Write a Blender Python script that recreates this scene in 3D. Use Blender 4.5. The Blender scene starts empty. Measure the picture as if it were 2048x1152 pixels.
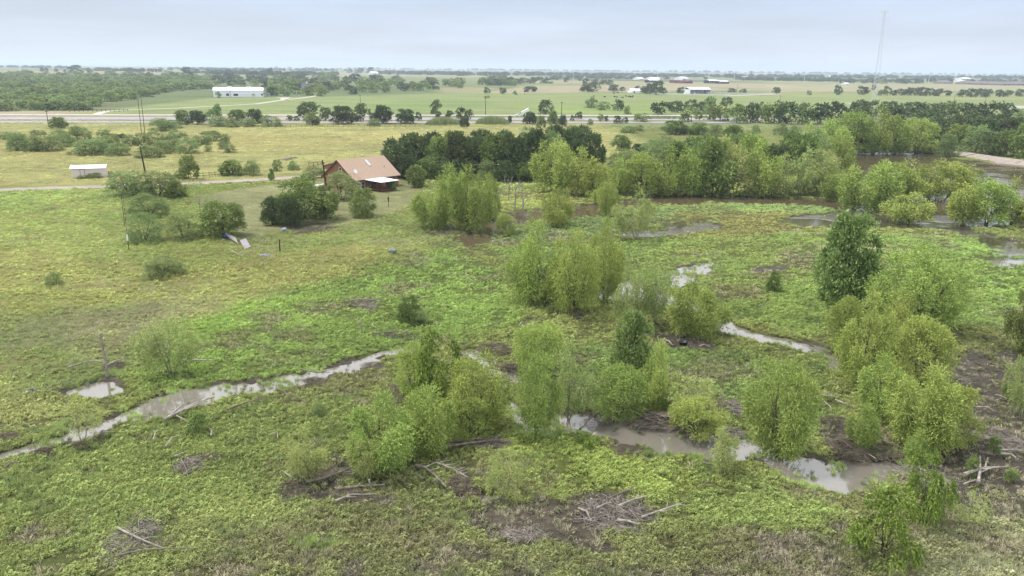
import bpy, bmesh, math, random
import numpy as np
from mathutils import Vector, Matrix

S = bpy.context.scene
COL = S.collection
# ------------------------------------------------------------------ camera
F = 1600.0; CAM_H = 27.0; ROLL = 0.0098
PITCH = math.atan((576 - 139) / F)
cam_d = bpy.data.cameras.new("camera"); cam = bpy.data.objects.new("camera", cam_d); COL.objects.link(cam)
cam_d.sensor_width = 36; cam_d.lens = 36 * F / 2048; cam_d.clip_start = 0.5; cam_d.clip_end = 40000
fw = Vector((0, math.cos(PITCH), -math.sin(PITCH))); rt = Vector((1, 0, 0)); up = Vector((0, math.sin(PITCH), math.cos(PITCH)))
r2 = rt * math.cos(ROLL) + up * math.sin(ROLL); u2 = up * math.cos(ROLL) - rt * math.sin(ROLL)
M = Matrix((r2, u2, -fw)).transposed().to_4x4(); M.translation = Vector((0, 0, CAM_H))
cam.matrix_world = M
S.camera = cam
# ------------------------------------------------------------------ sky, sun, exposure
SUN_EL, SUN_AZ = math.radians(62), math.radians(-72)      # azimuth from +Y towards +X
w = bpy.data.worlds.new("World"); S.world = w; w.use_nodes = True
nt = w.node_tree; nt.nodes.clear(); N = nt.nodes.new; L = nt.links.new
sky = N("ShaderNodeTexSky"); sky.sky_type = 'NISHITA'; sky.sun_disc = False
sky.sun_elevation = SUN_EL; sky.sun_rotation = SUN_AZ; sky.dust_density = 1.5
bg1 = N("ShaderNodeBackground"); bg1.inputs[1].default_value = 0.11; L(sky.outputs[0], bg1.inputs[0])
tc = N("ShaderNodeTexCoord"); sep = N("ShaderNodeSeparateXYZ"); L(tc.outputs['Generated'], sep.inputs[0])
mp = N("ShaderNodeMapping"); mp.inputs['Scale'].default_value = (2.2, 2.2, 17); L(tc.outputs['Generated'], mp.inputs[0])
nz = N("ShaderNodeTexNoise"); nz.inputs['Scale'].default_value = 1.6; nz.inputs['Detail'].default_value = 6; nz.inputs['Roughness'].default_value = .5; L(mp.outputs[0], nz.inputs['Vector'])
rc = N("ShaderNodeMapRange"); rc.inputs['From Min'].default_value = .3; rc.inputs['From Max'].default_value = .7; rc.inputs['To Min'].default_value = .78; rc.inputs['To Max'].default_value = .97; L(nz.outputs['Fac'], rc.inputs['Value'])
cr = N("ShaderNodeValToRGB"); L(sep.outputs['Z'], cr.inputs[0])
e = cr.color_ramp.elements
e[0].position = 0.0; e[0].color = (.63, .685, .765, 1)
e[1].position = 1.0; e[1].color = (1.5, 1.53, 1.57, 1)
q = e.new(.03); q.color = (.58, .64, .745, 1)
q = e.new(.09); q.color = (.47, .56, .715, 1)
q = e.new(.20); q.color = (1.15, 1.2, 1.28, 1)
q = e.new(.40); q.color = (1.5, 1.53, 1.58, 1)
bg2 = N("ShaderNodeBackground"); bg2.inputs[1].default_value = .95; 
mr = N("ShaderNodeMapRange"); mr.inputs['From Min'].default_value = .3; mr.inputs['From Max'].default_value = .7; mr.inputs['To Min'].default_value = .90; mr.inputs['To Max'].default_value = 1.10; L(nz.outputs['Fac'], mr.inputs['Value'])
cb = N("ShaderNodeVectorMath"); cb.operation = 'SCALE'; L(cr.outputs[0], cb.inputs[0]); L(mr.outputs[0], cb.inputs['Scale']); L(cb.outputs[0], bg2.inputs[0])
mx = N("ShaderNodeMixShader"); L(rc.outputs[0], mx.inputs[0]); L(bg1.outputs[0], mx.inputs[1]); L(bg2.outputs[0], mx.inputs[2])
wo = N("ShaderNodeOutputWorld"); L(mx.outputs[0], wo.inputs[0])
sd = bpy.data.lights.new("sun", 'SUN'); sun = bpy.data.objects.new("sun", sd); COL.objects.link(sun)
sd.energy = 3.3; sd.angle = math.radians(8); sd.color = (1, .95, .87)
sv = Vector((math.sin(SUN_AZ) * math.cos(SUN_EL), math.cos(SUN_AZ) * math.cos(SUN_EL), math.sin(SUN_EL)))
sun.rotation_euler = sv.to_track_quat('Z', 'Y').to_euler()
S.view_settings.view_transform = 'Standard'; S.view_settings.look = 'None'
S.view_settings.exposure = 0.38; S.view_settings.gamma = 1
S.cycles.max_bounces = 6; S.cycles.diffuse_bounces = 3; S.cycles.transparent_max_bounces = 6
S.cycles.caustics_reflective = False; S.cycles.caustics_refractive = False
S.cycles.volume_bounces = 0
K = 2.05                                   # scene illumination over albedo, used to turn seen colours into albedo
RNG = np.random.default_rng(7); random.seed(7)

# ------------------------------------------------------------------ helpers
def lin(rgb, k=K):
    c = np.array(rgb, float) / 255.0
    c = np.where(c <= .04045, c / 12.92, ((c + .055) / 1.055) ** 2.4)
    return c / k
def smooth(a, b, x):
    t = np.clip((np.asarray(x, float) - a) / (b - a), 0, 1); return t * t * (3 - 2 * t)
def hash2(ix, iy, s):
    h = (ix.astype(np.int64) * 374761393 + iy.astype(np.int64) * 668265263 + s * 1274126177) & 0x7fffffff
    h = ((h ^ (h >> 13)) * 1274126177) & 0x7fffffff
    return ((h ^ (h >> 16)) & 0xffff) / 65535.0
def vnoise(x, y, s=0):
    ix = np.floor(x); iy = np.floor(y); fx = x - ix; fy = y - iy
    fx = fx * fx * (3 - 2 * fx); fy = fy * fy * (3 - 2 * fy)
    a = hash2(ix, iy, s); b = hash2(ix + 1, iy, s); c = hash2(ix, iy + 1, s); d = hash2(ix + 1, iy + 1, s)
    return (a * (1 - fx) + b * fx) * (1 - fy) + (c * (1 - fx) + d * fx) * fy
def fbm(x, y, sc, s=0, o=4):
    r = 0; a = .5; t = 0
    x = np.asarray(x, float) / sc; y = np.asarray(y, float) / sc
    for i in range(o):
        r = r + a * vnoise(x, y, s + i * 17); t += a; x = x * 2.03 + 11.3; y = y * 2.03 + 7.1; a *= .5
    return r / t
def tz_far(x, y):
    "rolling of the far land"
    d = np.sqrt(x * x + y * y)
    z = 15 * smooth(1400, 6000, d)
    z = z + 7 * np.exp(-(((x + 1300) / 700) ** 2 + ((y - 2300) / 600) ** 2))
    z = z + (fbm(x, y, 900, 5, 3) - .5) * 9 * smooth(1200, 4000, d)
    return z
cam_o = np.array([0, 0, CAM_H]); FW = np.array(fw); R2 = np.array(r2); U2 = np.array(u2)
def ray(px, py):
    return F * FW + (px - 1024) * R2 - (py - 576) * U2
def gp(px, py, z=None):
    "ground point seen at a place of the 2048 x 1152 photograph"
    d = ray(px, py); zz = 0.0 if z is None else z
    if d[2] > -1.0: d[2] = -1.0
    for _ in range(12):
        t = (zz - CAM_H) / d[2]; p = cam_o + d * t
        if z is not None: break
        nz_ = float(tz_far(p[0], p[1])); 
        if abs(nz_ - zz) < .02: break
        zz = min(.6 * nz_ + .4 * zz, CAM_H - 1.5)
    return p
def height_at(px, py, base):
    "height above base of the point of the vertical plane through base seen at px, py"
    d = ray(px, py); t = base[1] / d[1]
    return CAM_H + d[2] * t - base[2]
def mpp(p): return (np.array(p) - cam_o) @ FW / F      # metres per photo pixel

def mesh_np(name, V, faces, mats=(), smooth_=False, midx=None, attrs=None):
    me = bpy.data.meshes.new(name); V = np.asarray(V, np.float32)
    me.vertices.add(len(V)); me.vertices.foreach_set('co', V.ravel())
    loops = []; tot = []
    for f in faces:
        f = np.asarray(f, np.int32)
        if len(f) == 0: continue
        loops.append(f.ravel()); tot.append(np.full(len(f), f.shape[1], np.int32))
    loops = np.concatenate(loops); tot = np.concatenate(tot)
    me.loops.add(len(loops)); me.loops.foreach_set('vertex_index', loops)
    me.polygons.add(len(tot)); st = np.concatenate([[0], np.cumsum(tot)[:-1]]).astype(np.int32)
    me.polygons.foreach_set('loop_start', st); me.polygons.foreach_set('loop_total', tot)
    if midx is not None: me.polygons.foreach_set('material_index', np.asarray(midx, np.int32))
    me.polygons.foreach_set('use_smooth', np.full(len(tot), smooth_))
    for m in mats: me.materials.append(m)
    for k, (typ, dom, a) in (attrs or {}).items():
        at = me.attributes.new(k, typ, dom); a = np.asarray(a, np.float32)
        at.data.foreach_set({'FLOAT': 'value', 'FLOAT_VECTOR': 'vector', 'FLOAT_COLOR': 'color'}[typ], a.ravel())
    me.update(calc_edges=True); me.validate()
    return me
def obj(name, me, parent=None, loc=None, rz=None):
    o = bpy.data.objects.new(name, me); COL.objects.link(o)
    if parent: o.parent = parent
    if loc is not None: o.location = loc
    if rz is not None: o.rotation_euler = (0, 0, rz)
    return o
def tag(o, label=None, cat=None, group=None, kind=None):
    if label: o['label'] = label
    if cat: o['category'] = cat
    if group: o['group'] = group
    if kind: o['kind'] = kind
    return o
def empty(name, loc, rz=0):
    o = bpy.data.objects.new(name, None); COL.objects.link(o); o.location = loc; o.rotation_euler = (0, 0, rz); o.empty_display_size = .3
    return o
class MB:
    "collects shapes into one mesh"
    def __init__(s): s.V = []; s.Fq = []; s.Ft = []; s.n = 0
    def add(s, V, Q=(), T=()):
        V = np.asarray(V, float).reshape(-1, 3)
        for f in Q: s.Fq.append([i + s.n for i in f])
        for f in T: s.Ft.append([i + s.n for i in f])
        s.V.append(V); s.n += len(V); return s
    def box(s, a, b, m=None):
        (x0, y0, z0), (x1, y1, z1) = a, b
        V = np.array([[x0, y0, z0], [x1, y0, z0], [x1, y1, z0], [x0, y1, z0], [x0, y0, z1], [x1, y0, z1], [x1, y1, z1], [x0, y1, z1]], float)
        if m is not None: V = V @ np.array(m).T
        return s.add(V, [(0, 3, 2, 1), (4, 5, 6, 7), (0, 1, 5, 4), (1, 2, 6, 5), (2, 3, 7, 6), (3, 0, 4, 7)])
    def hexa(s, P):
        return s.add(P, [(0, 3, 2, 1), (4, 5, 6, 7), (0, 1, 5, 4), (1, 2, 6, 5), (2, 3, 7, 6), (3, 0, 4, 7)])
    def tube(s, P, R, n=6, cap=True):
        P = np.asarray(P, float); R = np.broadcast_to(np.asarray(R, float), (len(P),))
        V = []; Q = []
        for i in range(len(P)):
            t = P[min(i + 1, len(P) - 1)] - P[max(i - 1, 0)]; t = t / (np.linalg.norm(t) + 1e-9)
            a = np.cross(t, [0, 0, 1.]) if abs(t[2]) < .9 else np.cross(t, [1., 0, 0]); a /= np.linalg.norm(a); b = np.cross(t, a)
            for k in range(n):
                th = 2 * math.pi * k / n; V.append(P[i] + R[i] * (math.cos(th) * a + math.sin(th) * b))
        for i in range(len(P) - 1):
            for k in range(n):
                Q.append((i * n + k, i * n + (k + 1) % n, (i + 1) * n + (k + 1) % n, (i + 1) * n + k))
        T = []
        if cap:
            V.append(P[0]); V.append(P[-1]); c0 = len(P) * n; b = (len(P) - 1) * n
            T = [(c0, (k + 1) % n, k) for k in range(n)] + [(c0 + 1, b + k, b + (k + 1) % n) for k in range(n)]
        return s.add(V, Q, T)
    def torus(s, R, r, n=24, m=10, c=(0, 0, 0)):
        V = []; Q = []
        for i in range(n):
            for j in range(m):
                a = 2 * math.pi * i / n; b = 2 * math.pi * j / m
                V.append((c[0] + (R + r * math.cos(b)) * math.cos(a), c[1] + (R + r * math.cos(b)) * math.sin(a), c[2] + r * math.sin(b) * 1.25))
                Q.append((i * m + j, ((i + 1) % n) * m + j, ((i + 1) % n) * m + (j + 1) % m, i * m + (j + 1) % m))
        return s.add(V, Q)
    def lathe(s, prof, n=16, c=(0, 0, 0)):
        V = []; Q = []
        for (r, z) in prof:
            for k in range(n): V.append((c[0] + r * math.cos(2 * math.pi * k / n), c[1] + r * math.sin(2 * math.pi * k / n), c[2] + z))
        for i in range(len(prof) - 1):
            for k in range(n): Q.append((i * n + k, i * n + (k + 1) % n, (i + 1) * n + (k + 1) % n, (i + 1) * n + k))
        return s.add(V, Q)
    def mesh(s, name, mat, sm=False):
        return mesh_np(name, np.concatenate(s.V), [np.array(s.Fq, int).reshape(-1, 4), np.array(s.Ft, int).reshape(-1, 3)], [mat] if mat else [], sm)
    def build(s, name, mat, parent=None, loc=None, rz=None, sm=False):
        return obj(name, s.mesh(name, mat, sm), parent, loc, rz)

# ------------------------------------------------------------------ materials
def mat(name, col, rough=.7, spec=.3, metal=0., noise=0., nscale=3., bump=0., coord='Object', tint=None, stretch=None):
    m = bpy.data.materials.new(name); m.use_nodes = True; t = m.node_tree; b = t.nodes['Principled BSDF']
    b.inputs['Roughness'].default_value = rough; b.inputs['Specular IOR Level'].default_value = spec; b.inputs['Metallic'].default_value = metal
    b.inputs['Base Color'].default_value = (*col, 1)
    if noise or bump:
        tc = t.nodes.new('ShaderNodeTexCoord'); n = t.nodes.new('ShaderNodeTexNoise'); n.inputs['Scale'].default_value = nscale; n.inputs['Detail'].default_value = 5
        mpn = t.nodes.new('ShaderNodeMapping'); mpn.inputs['Scale'].default_value = stretch or (1, 1, 1)
        t.links.new(tc.outputs[coord], mpn.inputs[0]); t.links.new(mpn.outputs[0], n.inputs['Vector'])
        if noise:
            mx = t.nodes.new('ShaderNodeMix'); mx.data_type = 'RGBA'
            c2 = tint if tint is not None else [c * (1 - noise) for c in col]
            mx.inputs['A'].default_value = (*c2, 1); mx.inputs['B'].default_value = (*[min(1, c * (1 + noise * .5)) for c in col], 1)
            r = t.nodes.new('ShaderNodeMapRange'); r.inputs['From Min'].default_value = .3; r.inputs['From Max'].default_value = .7
            t.links.new(n.outputs['Fac'], r.inputs['Value']); t.links.new(r.outputs[0], mx.inputs['Factor']); t.links.new(mx.outputs['Result'], b.inputs['Base Color'])
        if bump:
            bm = t.nodes.new('ShaderNodeBump'); bm.inputs['Strength'].default_value = bump; t.links.new(n.outputs['Fac'], bm.inputs['Height']); t.links.new(bm.outputs[0], b.inputs['Normal'])
    return m
def leaf_mat(name, c1, c2, trans=.3, instancer=False, objvar=.25, gloss=0.):
    "leaf colour runs from c1 to c2 with each leaf's own tone; a plant as a whole varies a little too"
    m = bpy.data.materials.new(name); m.use_nodes = True; t = m.node_tree; t.nodes.clear(); A = t.nodes.new; K_ = t.links.new
    at = A('ShaderNodeAttribute'); at.attribute_name = 'tone'
    mx = A('ShaderNodeMix'); mx.data_type = 'RGBA'; K_(at.outputs['Fac'], mx.inputs['Factor'])
    if instancer:
        ti = A('ShaderNodeAttribute'); ti.attribute_type = 'INSTANCER'; ti.attribute_name = 'tint'
        lo = A('ShaderNodeMix'); lo.data_type = 'RGBA'; lo.blend_type = 'MULTIPLY'; lo.inputs['Factor'].default_value = 1
        K_(ti.outputs['Color'], lo.inputs['A']); lo.inputs['B'].default_value = (*c1, 1)
        hi = A('ShaderNodeMix'); hi.data_type = 'RGBA'; hi.blend_type = 'MULTIPLY'; hi.inputs['Factor'].default_value = 1
        K_(ti.outputs['Color'], hi.inputs['A']); hi.inputs['B'].default_value = (*c2, 1)
        K_(lo.outputs['Result'], mx.inputs['A']); K_(hi.outputs['Result'], mx.inputs['B']); col = mx.outputs['Result']
    else:
        mx.inputs['A'].default_value = (*c1, 1); mx.inputs['B'].default_value = (*c2, 1)
        oi = A('ShaderNodeObjectInfo'); hs = A('ShaderNodeHueSaturation')
        r1 = A('ShaderNodeMapRange'); r1.inputs['To Min'].default_value = .5 - .035 * objvar * 4; r1.inputs['To Max'].default_value = .5 + .02 * objvar * 4
        ml = A('ShaderNodeMath'); ml.operation = 'MULTIPLY'; ml.inputs[1].default_value = 7.31; fr = A('ShaderNodeMath'); fr.operation = 'FRACT'
        K_(oi.outputs['Random'], ml.inputs[0]); K_(ml.outputs[0], fr.inputs[0])
        r2_ = A('ShaderNodeMapRange'); r2_.inputs['To Min'].default_value = 1 - objvar; r2_.inputs['To Max'].default_value = 1 + objvar
        K_(oi.outputs['Random'], r1.inputs['Value']); K_(fr.outputs[0], r2_.inputs['Value'])
        K_(r1.outputs[0], hs.inputs['Hue']); K_(r2_.outputs[0], hs.inputs['Value']); K_(mx.outputs['Result'], hs.inputs['Color']); col = hs.outputs[0]
    d = A('ShaderNodeBsdfDiffuse'); K_(col, d.inputs[0]); tr = A('ShaderNodeBsdfTranslucent'); K_(col, tr.inputs[0])
    ms = A('ShaderNodeMixShader'); ms.inputs[0].default_value = trans; K_(d.outputs[0], ms.inputs[1]); K_(tr.outputs[0], ms.inputs[2]); out = ms.outputs[0]
    if gloss:
        g = A('ShaderNodeBsdfGlossy'); g.inputs['Roughness'].default_value = .45; g.inputs[0].default_value = (1, 1, 1, 1)
        m2 = A('ShaderNodeMixShader'); m2.inputs[0].default_value = gloss; K_(out, m2.inputs[1]); K_(g.outputs[0], m2.inputs[2]); out = m2.outputs[0]
    o = A('ShaderNodeOutputMaterial'); K_(out, o.inputs[0])
    return m
MT = {}
MT['willow'] = leaf_mat('willow_leaf', (.135, .20, .048), (.46, .55, .16), .2, objvar=.14)
MT['pale'] = leaf_mat('pale_willow_leaf', (.19, .25, .085), (.50, .565, .215), .22, objvar=.12)
MT['oak'] = leaf_mat('oak_leaf', (.054, .080, .036), (.14, .188, .078), .2, objvar=.2)
MT['green'] = leaf_mat('hackberry_leaf', (.105, .155, .05), (.27, .35, .112), .25, objvar=.16)
MT['mesquite'] = leaf_mat('mesquite_leaf', (.145, .205, .082), (.30, .38, .155), .3, objvar=.14)
MT['cotton'] = leaf_mat('cottonwood_leaf', (.10, .165, .05), (.35, .455, .16), .24, objvar=.08)
MT['ash'] = leaf_mat('pecan_leaf', (.055, .10, .024), (.32, .43, .09), .22, objvar=.06)
MT['reed'] = leaf_mat('reed_leaf', (.15, .2, .085), (.29, .34, .16), .3, objvar=.1)
MT['dry'] = leaf_mat('dry_twig', (.13, .105, .075), (.30, .25, .19), .1, objvar=.15)
bark = mat('bark', (.105, .088, .068), .9, .1, noise=.45, nscale=6, bump=.3)
bark_pale = mat('pale_bark', (.24, .215, .18), .9, .1, noise=.4, nscale=6)
heapwood = mat('heap_wood', (.23, .205, .18), .9, .1, noise=.5, nscale=2.5)
deadwood = mat('dead_wood', (.31, .28, .245), .9, .1, noise=.5, nscale=2.5)
darkwood = mat('dark_dead_wood', (.17, .145, .12), .9, .1, noise=.5, nscale=2.5)
twigm = mat('brush_twigs', (.15, .125, .10), .95, .05, noise=.5, nscale=1.5)

# ------------------------------------------------------------------ land: zones measured on the photograph, laid out in the world
class Poly:
    def __init__(s, pts, z=None):
        s.P = np.array([gp(*p, z=z)[:2] for p in pts]); s.lo = s.P.min(0); s.hi = s.P.max(0)
    def sdf(s, X, Y, margin):
        "signed distance (negative inside), big where far"
        D = np.full(X.shape, 1e3); m = (X > s.lo[0] - margin) & (X < s.hi[0] + margin) & (Y > s.lo[1] - margin) & (Y < s.hi[1] + margin)
        if not m.any(): return D
        x = X[m]; y = Y[m]; d = np.full(x.shape, 1e9); inside = np.zeros(x.shape, bool); P = s.P; n = len(P)
        for i in range(n):
            a = P[i]; b = P[(i + 1) % n]; e = b - a; wx = x - a[0]; wy = y - a[1]
            t = np.clip((wx * e[0] + wy * e[1]) / (e @ e + 1e-9), 0, 1)
            d = np.minimum(d, (wx - t * e[0]) ** 2 + (wy - t * e[1]) ** 2)
            c = ((a[1] > y) != (b[1] > y)) & (x < (b[0] - a[0]) * (y - a[1]) / (b[1] - a[1] + 1e-12) + a[0])
            inside ^= c
        d = np.sqrt(d); D[m] = np.where(inside, -d, d); return D
def line_poly(pts, wpx=None, wm=None):
    "polygon of a strip of constant width wm (m) along photo points"
    P = np.array([gp(*p)[:2] for p in pts]); T = np.gradient(P, axis=0); T /= np.linalg.norm(T, axis=1)[:, None]; Nn = np.stack([-T[:, 1], T[:, 0]], 1)
    o = Poly.__new__(Poly); o.P = np.concatenate([P + Nn * wm / 2, (P - Nn * wm / 2)[::-1]]); o.lo = o.P.min(0); o.hi = o.P.max(0); return o

WATER = [Poly(p) for p in [
 [(-60,918),(60,892),(118,872),(108,852),(190,838),(258,815),(272,803),(330,783),(352,770),(470,765),(540,755),(610,741),(625,732),(680,732),(725,709),(790,692),(815,693),(845,690),(850,702),(800,706),(745,721),(720,733),(690,747),(655,753),(560,776),(480,789),(430,810),(350,832),(240,848),(200,876),(120,890),(60,909),(-60,942)],
 [(120,788),(160,765),(205,755),(225,767),(262,770),(215,792),(150,795)],
 [(905,690),(945,691),(975,713),(1000,738),(1045,742),(1050,768),(1010,770),(1020,800),(1075,832),(1120,845),(1110,868),(1040,862),(1000,820),(985,770),(965,730),(915,702)],
 [(1075,832),(1180,812),(1240,824),(1300,848),(1400,855),(1500,868),(1560,896),(1600,903),(1650,918),(1740,912),(1800,918),(1815,945),(1750,985),(1690,990),(1600,965),(1520,925),(1430,925),(1385,908),(1290,902),(1180,872),(1120,860)],
 [(1398,915),(1428,910),(1455,930),(1450,948),(1405,942)],
 [(1400,640),(1450,638),(1500,661),(1560,674),(1640,688),(1668,704),(1730,738),(1705,757),(1660,737),(1630,707),(1560,691),(1480,673),(1405,660)],
 [(1690,745),(1740,740),(1770,765),(1720,772)],
 [(1465,712),(1490,717),(1510,735),(1480,736)],
 [(1340,545),(1390,530),(1455,516),(1445,536),(1405,552),(1368,582),(1340,576)],
 [(1165,590),(1225,560),(1300,565),(1370,590),(1445,640),(1330,612),(1220,604)],
 [(908,476),(960,450),(1020,425),(1120,416),(1200,406),(1300,389),(1480,391),(1640,397),(1700,402),(1760,412),(1740,430),(1660,415),(1560,408),(1400,408),(1300,409),(1230,422),(1200,434),(1090,442),(1010,457),(978,482),(960,505),(932,497)],
 [(1232,466),(1330,453),(1365,438),(1420,436),(1442,455),(1380,469),(1330,472),(1250,480)],
 [(1535,443),(1570,429),(1700,424),(1790,433),(1870,438),(1900,430),(2070,432),(2070,449),(1950,456),(2010,478),(2070,488),(2085,530),(2040,540),(1995,534),(1968,516),(1992,500),(1950,477),(1890,463),(1800,457),(1700,457),(1580,453)],
 [(1692,352),(1700,307),(1760,302),(1860,306),(1925,317),(2100,334),(2100,440),(1880,445),(1700,410),(1640,400),(1680,382)],
 [(620,1078),(660,1076),(668,1098),(635,1103)],
 [(945,985),(975,975),(1003,980),(1003,1000),(965,1012)],
]]
WATER.append(line_poly([(-60,932),(0,916),(60,898),(115,880),(160,862),(215,848),(280,826),(350,805),(420,790),(500,776),(570,760),(640,743),(690,733),(740,714),(800,699),(840,696)], wm=2.3))
WATER.append(line_poly([(1180,842),(1260,838),(1340,862),(1420,880),(1500,897),(1580,922),(1660,945),(1740,948)], wm=2.0))
MUD_SHADE = [(Poly(p), s) for p, s in [
 ([(900,1010),(960,990),(1000,1000),(1090,1003),(1180,1000),(1280,990),(1275,1050),(1160,1090),(1000,1085),(930,1055)], 1.0),
 ([(1130,862),(1250,880),(1390,905),(1420,930),(1380,915),(1280,905),(1150,880)], .9),
 ([(1300,660),(1345,665),(1420,690),(1400,702),(1330,690)], .9),
 ([(1640,850),(1700,838),(1730,870),(1690,920),(1640,900)], .7),
 ([(1780,930),(1870,895),(1960,870),(2070,840),(2070,1000),(1960,990),(1880,1000),(1800,985)], .9),
 ([(1900,720),(1990,690),(2060,720),(2060,830),(1960,830),(1890,780)], .75),
 ([(560,960),(640,950),(700,985),(760,985),(740,1030),(640,1010),(590,1000)], .75),
 ([(360,905),(420,895),(445,915),(430,940),(380,945)], .6),
 ([(200,1060),(320,1040),(420,1100),(300,1140),(210,1110)], .35),
 ([(560,455),(640,445),(700,455),(640,468),(560,470)], .7),  # cast shadow of the big lawn clump, painted in mud colour
 ([(890,440),(920,460),(905,480),(850,470)], .6),
 ([(560,318),(585,313),(597,317),(575,321)], 1.0),
 ([(640,1120),(800,1090),(1100,1085),(1300,1120),(1500,1110),(1700,1110),(1700,1200),(600,1200)], .45),
 ([(690,605),(735,600),(740,625),(700,632)], .5),
 ([(740,665),(830,668),(830,678),(750,676)], .6),
 ([(520,900),(700,880),(760,940),(620,1000),(520,960)], .5), ([(1500,1000),(1560,990),(1600,1060),(1520,1060)], .45), ([(1840,1000),(2070,960),(2070,1060),(1880,1080)], .75), ([(1590,840),(1690,830),(1800,900),(1640,905)], .6), ([(1480,1080),(1720,1040),(1760,1200),(1450,1200)], .55), ([(0,1020),(90,990),(110,1060),(20,1080)], .5),
 ([(1830,915),(1930,760),(2070,690),(2070,1010),(1890,1000)], .82), ([(940,1000),(1160,1005),(1150,1075),(1000,1080)], 1.25),
 ([(1490,530),(1590,530),(1590,545),(1500,542)], .7), ([(780,770),(830,760),(850,800),(800,800)], .6),
 ([(1000,640),(1150,610),(1210,630),(1100,650),(1010,655)], .4),
]]
HP = [
 (262,1085,90,100,260,.35,'big heap of white poles and twigs at the lower left','heapwood'),
 (990,702,70,22,420,.7,'round brown twig heap at the bend of the mid creek','twigm'),
 (1022,742,44,20,240,.5,'dark twig heap below the round one in the mid creek','twigm'),
 (1700,905,80,44,620,.8,'round brown brush heap standing in the right creek pool','twigm'),
 (1765,912,90,26,200,.5,'dark branch tangle under the drooping right clump','darkwood'),
 (1330,845,150,34,300,.5,'stack of long driftwood poles along the wide creek','darkwood',1),
 (1195,838,60,30,160,.5,'twiggy tangle in the creek left of the driftwood poles','darkwood'),
 (380,935,60,30,160,.3,'pale twig heap in the left weeds','heapwood'),
 (420,918,50,18,140,.2,'flat brown twig patch beside the pale twig heap','twigm'),
 (590,978,60,44,380,.25,'flat brown twig patch under the thin small willow','twigm'),
 (705,1000,90,36,300,.3,'grey twig heap below the low young willow','twigm'),
 (955,892,130,16,220,.3,'long stack of grey brushwood below the pecan clump','darkwood',1),
 (920,972,44,40,260,.3,'brown brush at the end of the thick forked branch','twigm'),
 (1235,1035,150,70,420,.3,'wide scatter of poles and twigs on the mud flat','heapwood'),
 (740,612,40,26,160,.25,'small heap of pale branches in the open marsh','heapwood'),
 (780,672,90,10,160,.2,'low line of dead twigs below the lone sapling','twigm'),
 (800,783,56,24,220,.4,'brushy dead tangle at the left of the pecan clump','darkwood'),
 (630,765,50,12,160,.35,'dark drift heap at the creek edge mid left','darkwood'),
 (745,735,44,14,150,.3,'small drift heap at the creek edge before the pecan','darkwood'),
 (88,908,40,18,200,.35,'brown twig heap at the bank of the lower left creek','twigm'),
 (18,876,44,14,140,.2,'brown twig patch left of the lower left creek','twigm'),
 (160,895,34,12,120,.25,'small twig heap beside the wispy willow','twigm'),
 (225,735,40,16,150,.3,'brown twigs around the foot of the tall dead trunk','darkwood'),
 (1360,690,120,24,260,.15,'brown twig litter around the black tub','twigm'),
 (1850,960,120,50,300,.25,'grey twig litter under the slanting fronded tree','heapwood'),
 (1910,765,60,24,160,.25,'pale twigs around the split stump','heapwood'),
 (2000,880,90,50,240,.2,'grey branch litter at the right edge below the thin willow','heapwood'),
 (920,462,60,16,260,.5,'dark driftwood tangle at the channel head clump','darkwood'),
 (1665,845,60,20,200,.25,'brown twig patch between the lone willow and right clump','twigm'),
 (1070,600,70,14,180,.3,'brown twigs under the full willow of the marsh clump','twigm'),
 (1160,625,50,10,140,.3,'dark twigs under the second willow of the marsh clump','darkwood'),
 (940,985,50,20,160,.15,'twiggy brown strip at the edge of the mud flat pool','twigm'),
 (1050,1075,80,20,200,.15,'dead grass and twig mat at the near edge of the mud flat','heapwood'),
 (1460,870,40,14,120,.3,'pale dead brush at the back of the small feathery willow','heapwood'),
 (1470,820,40,30,160,.3,'pale broken branches right of the yellowish creek willow','heapwood'),
]
ROADS = {'drive': line_poly([(-120,384),(0,380),(100,376),(215,373),(370,368),(450,363),(560,357),(615,353),(640,351)], wm=4.6)}
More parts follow.
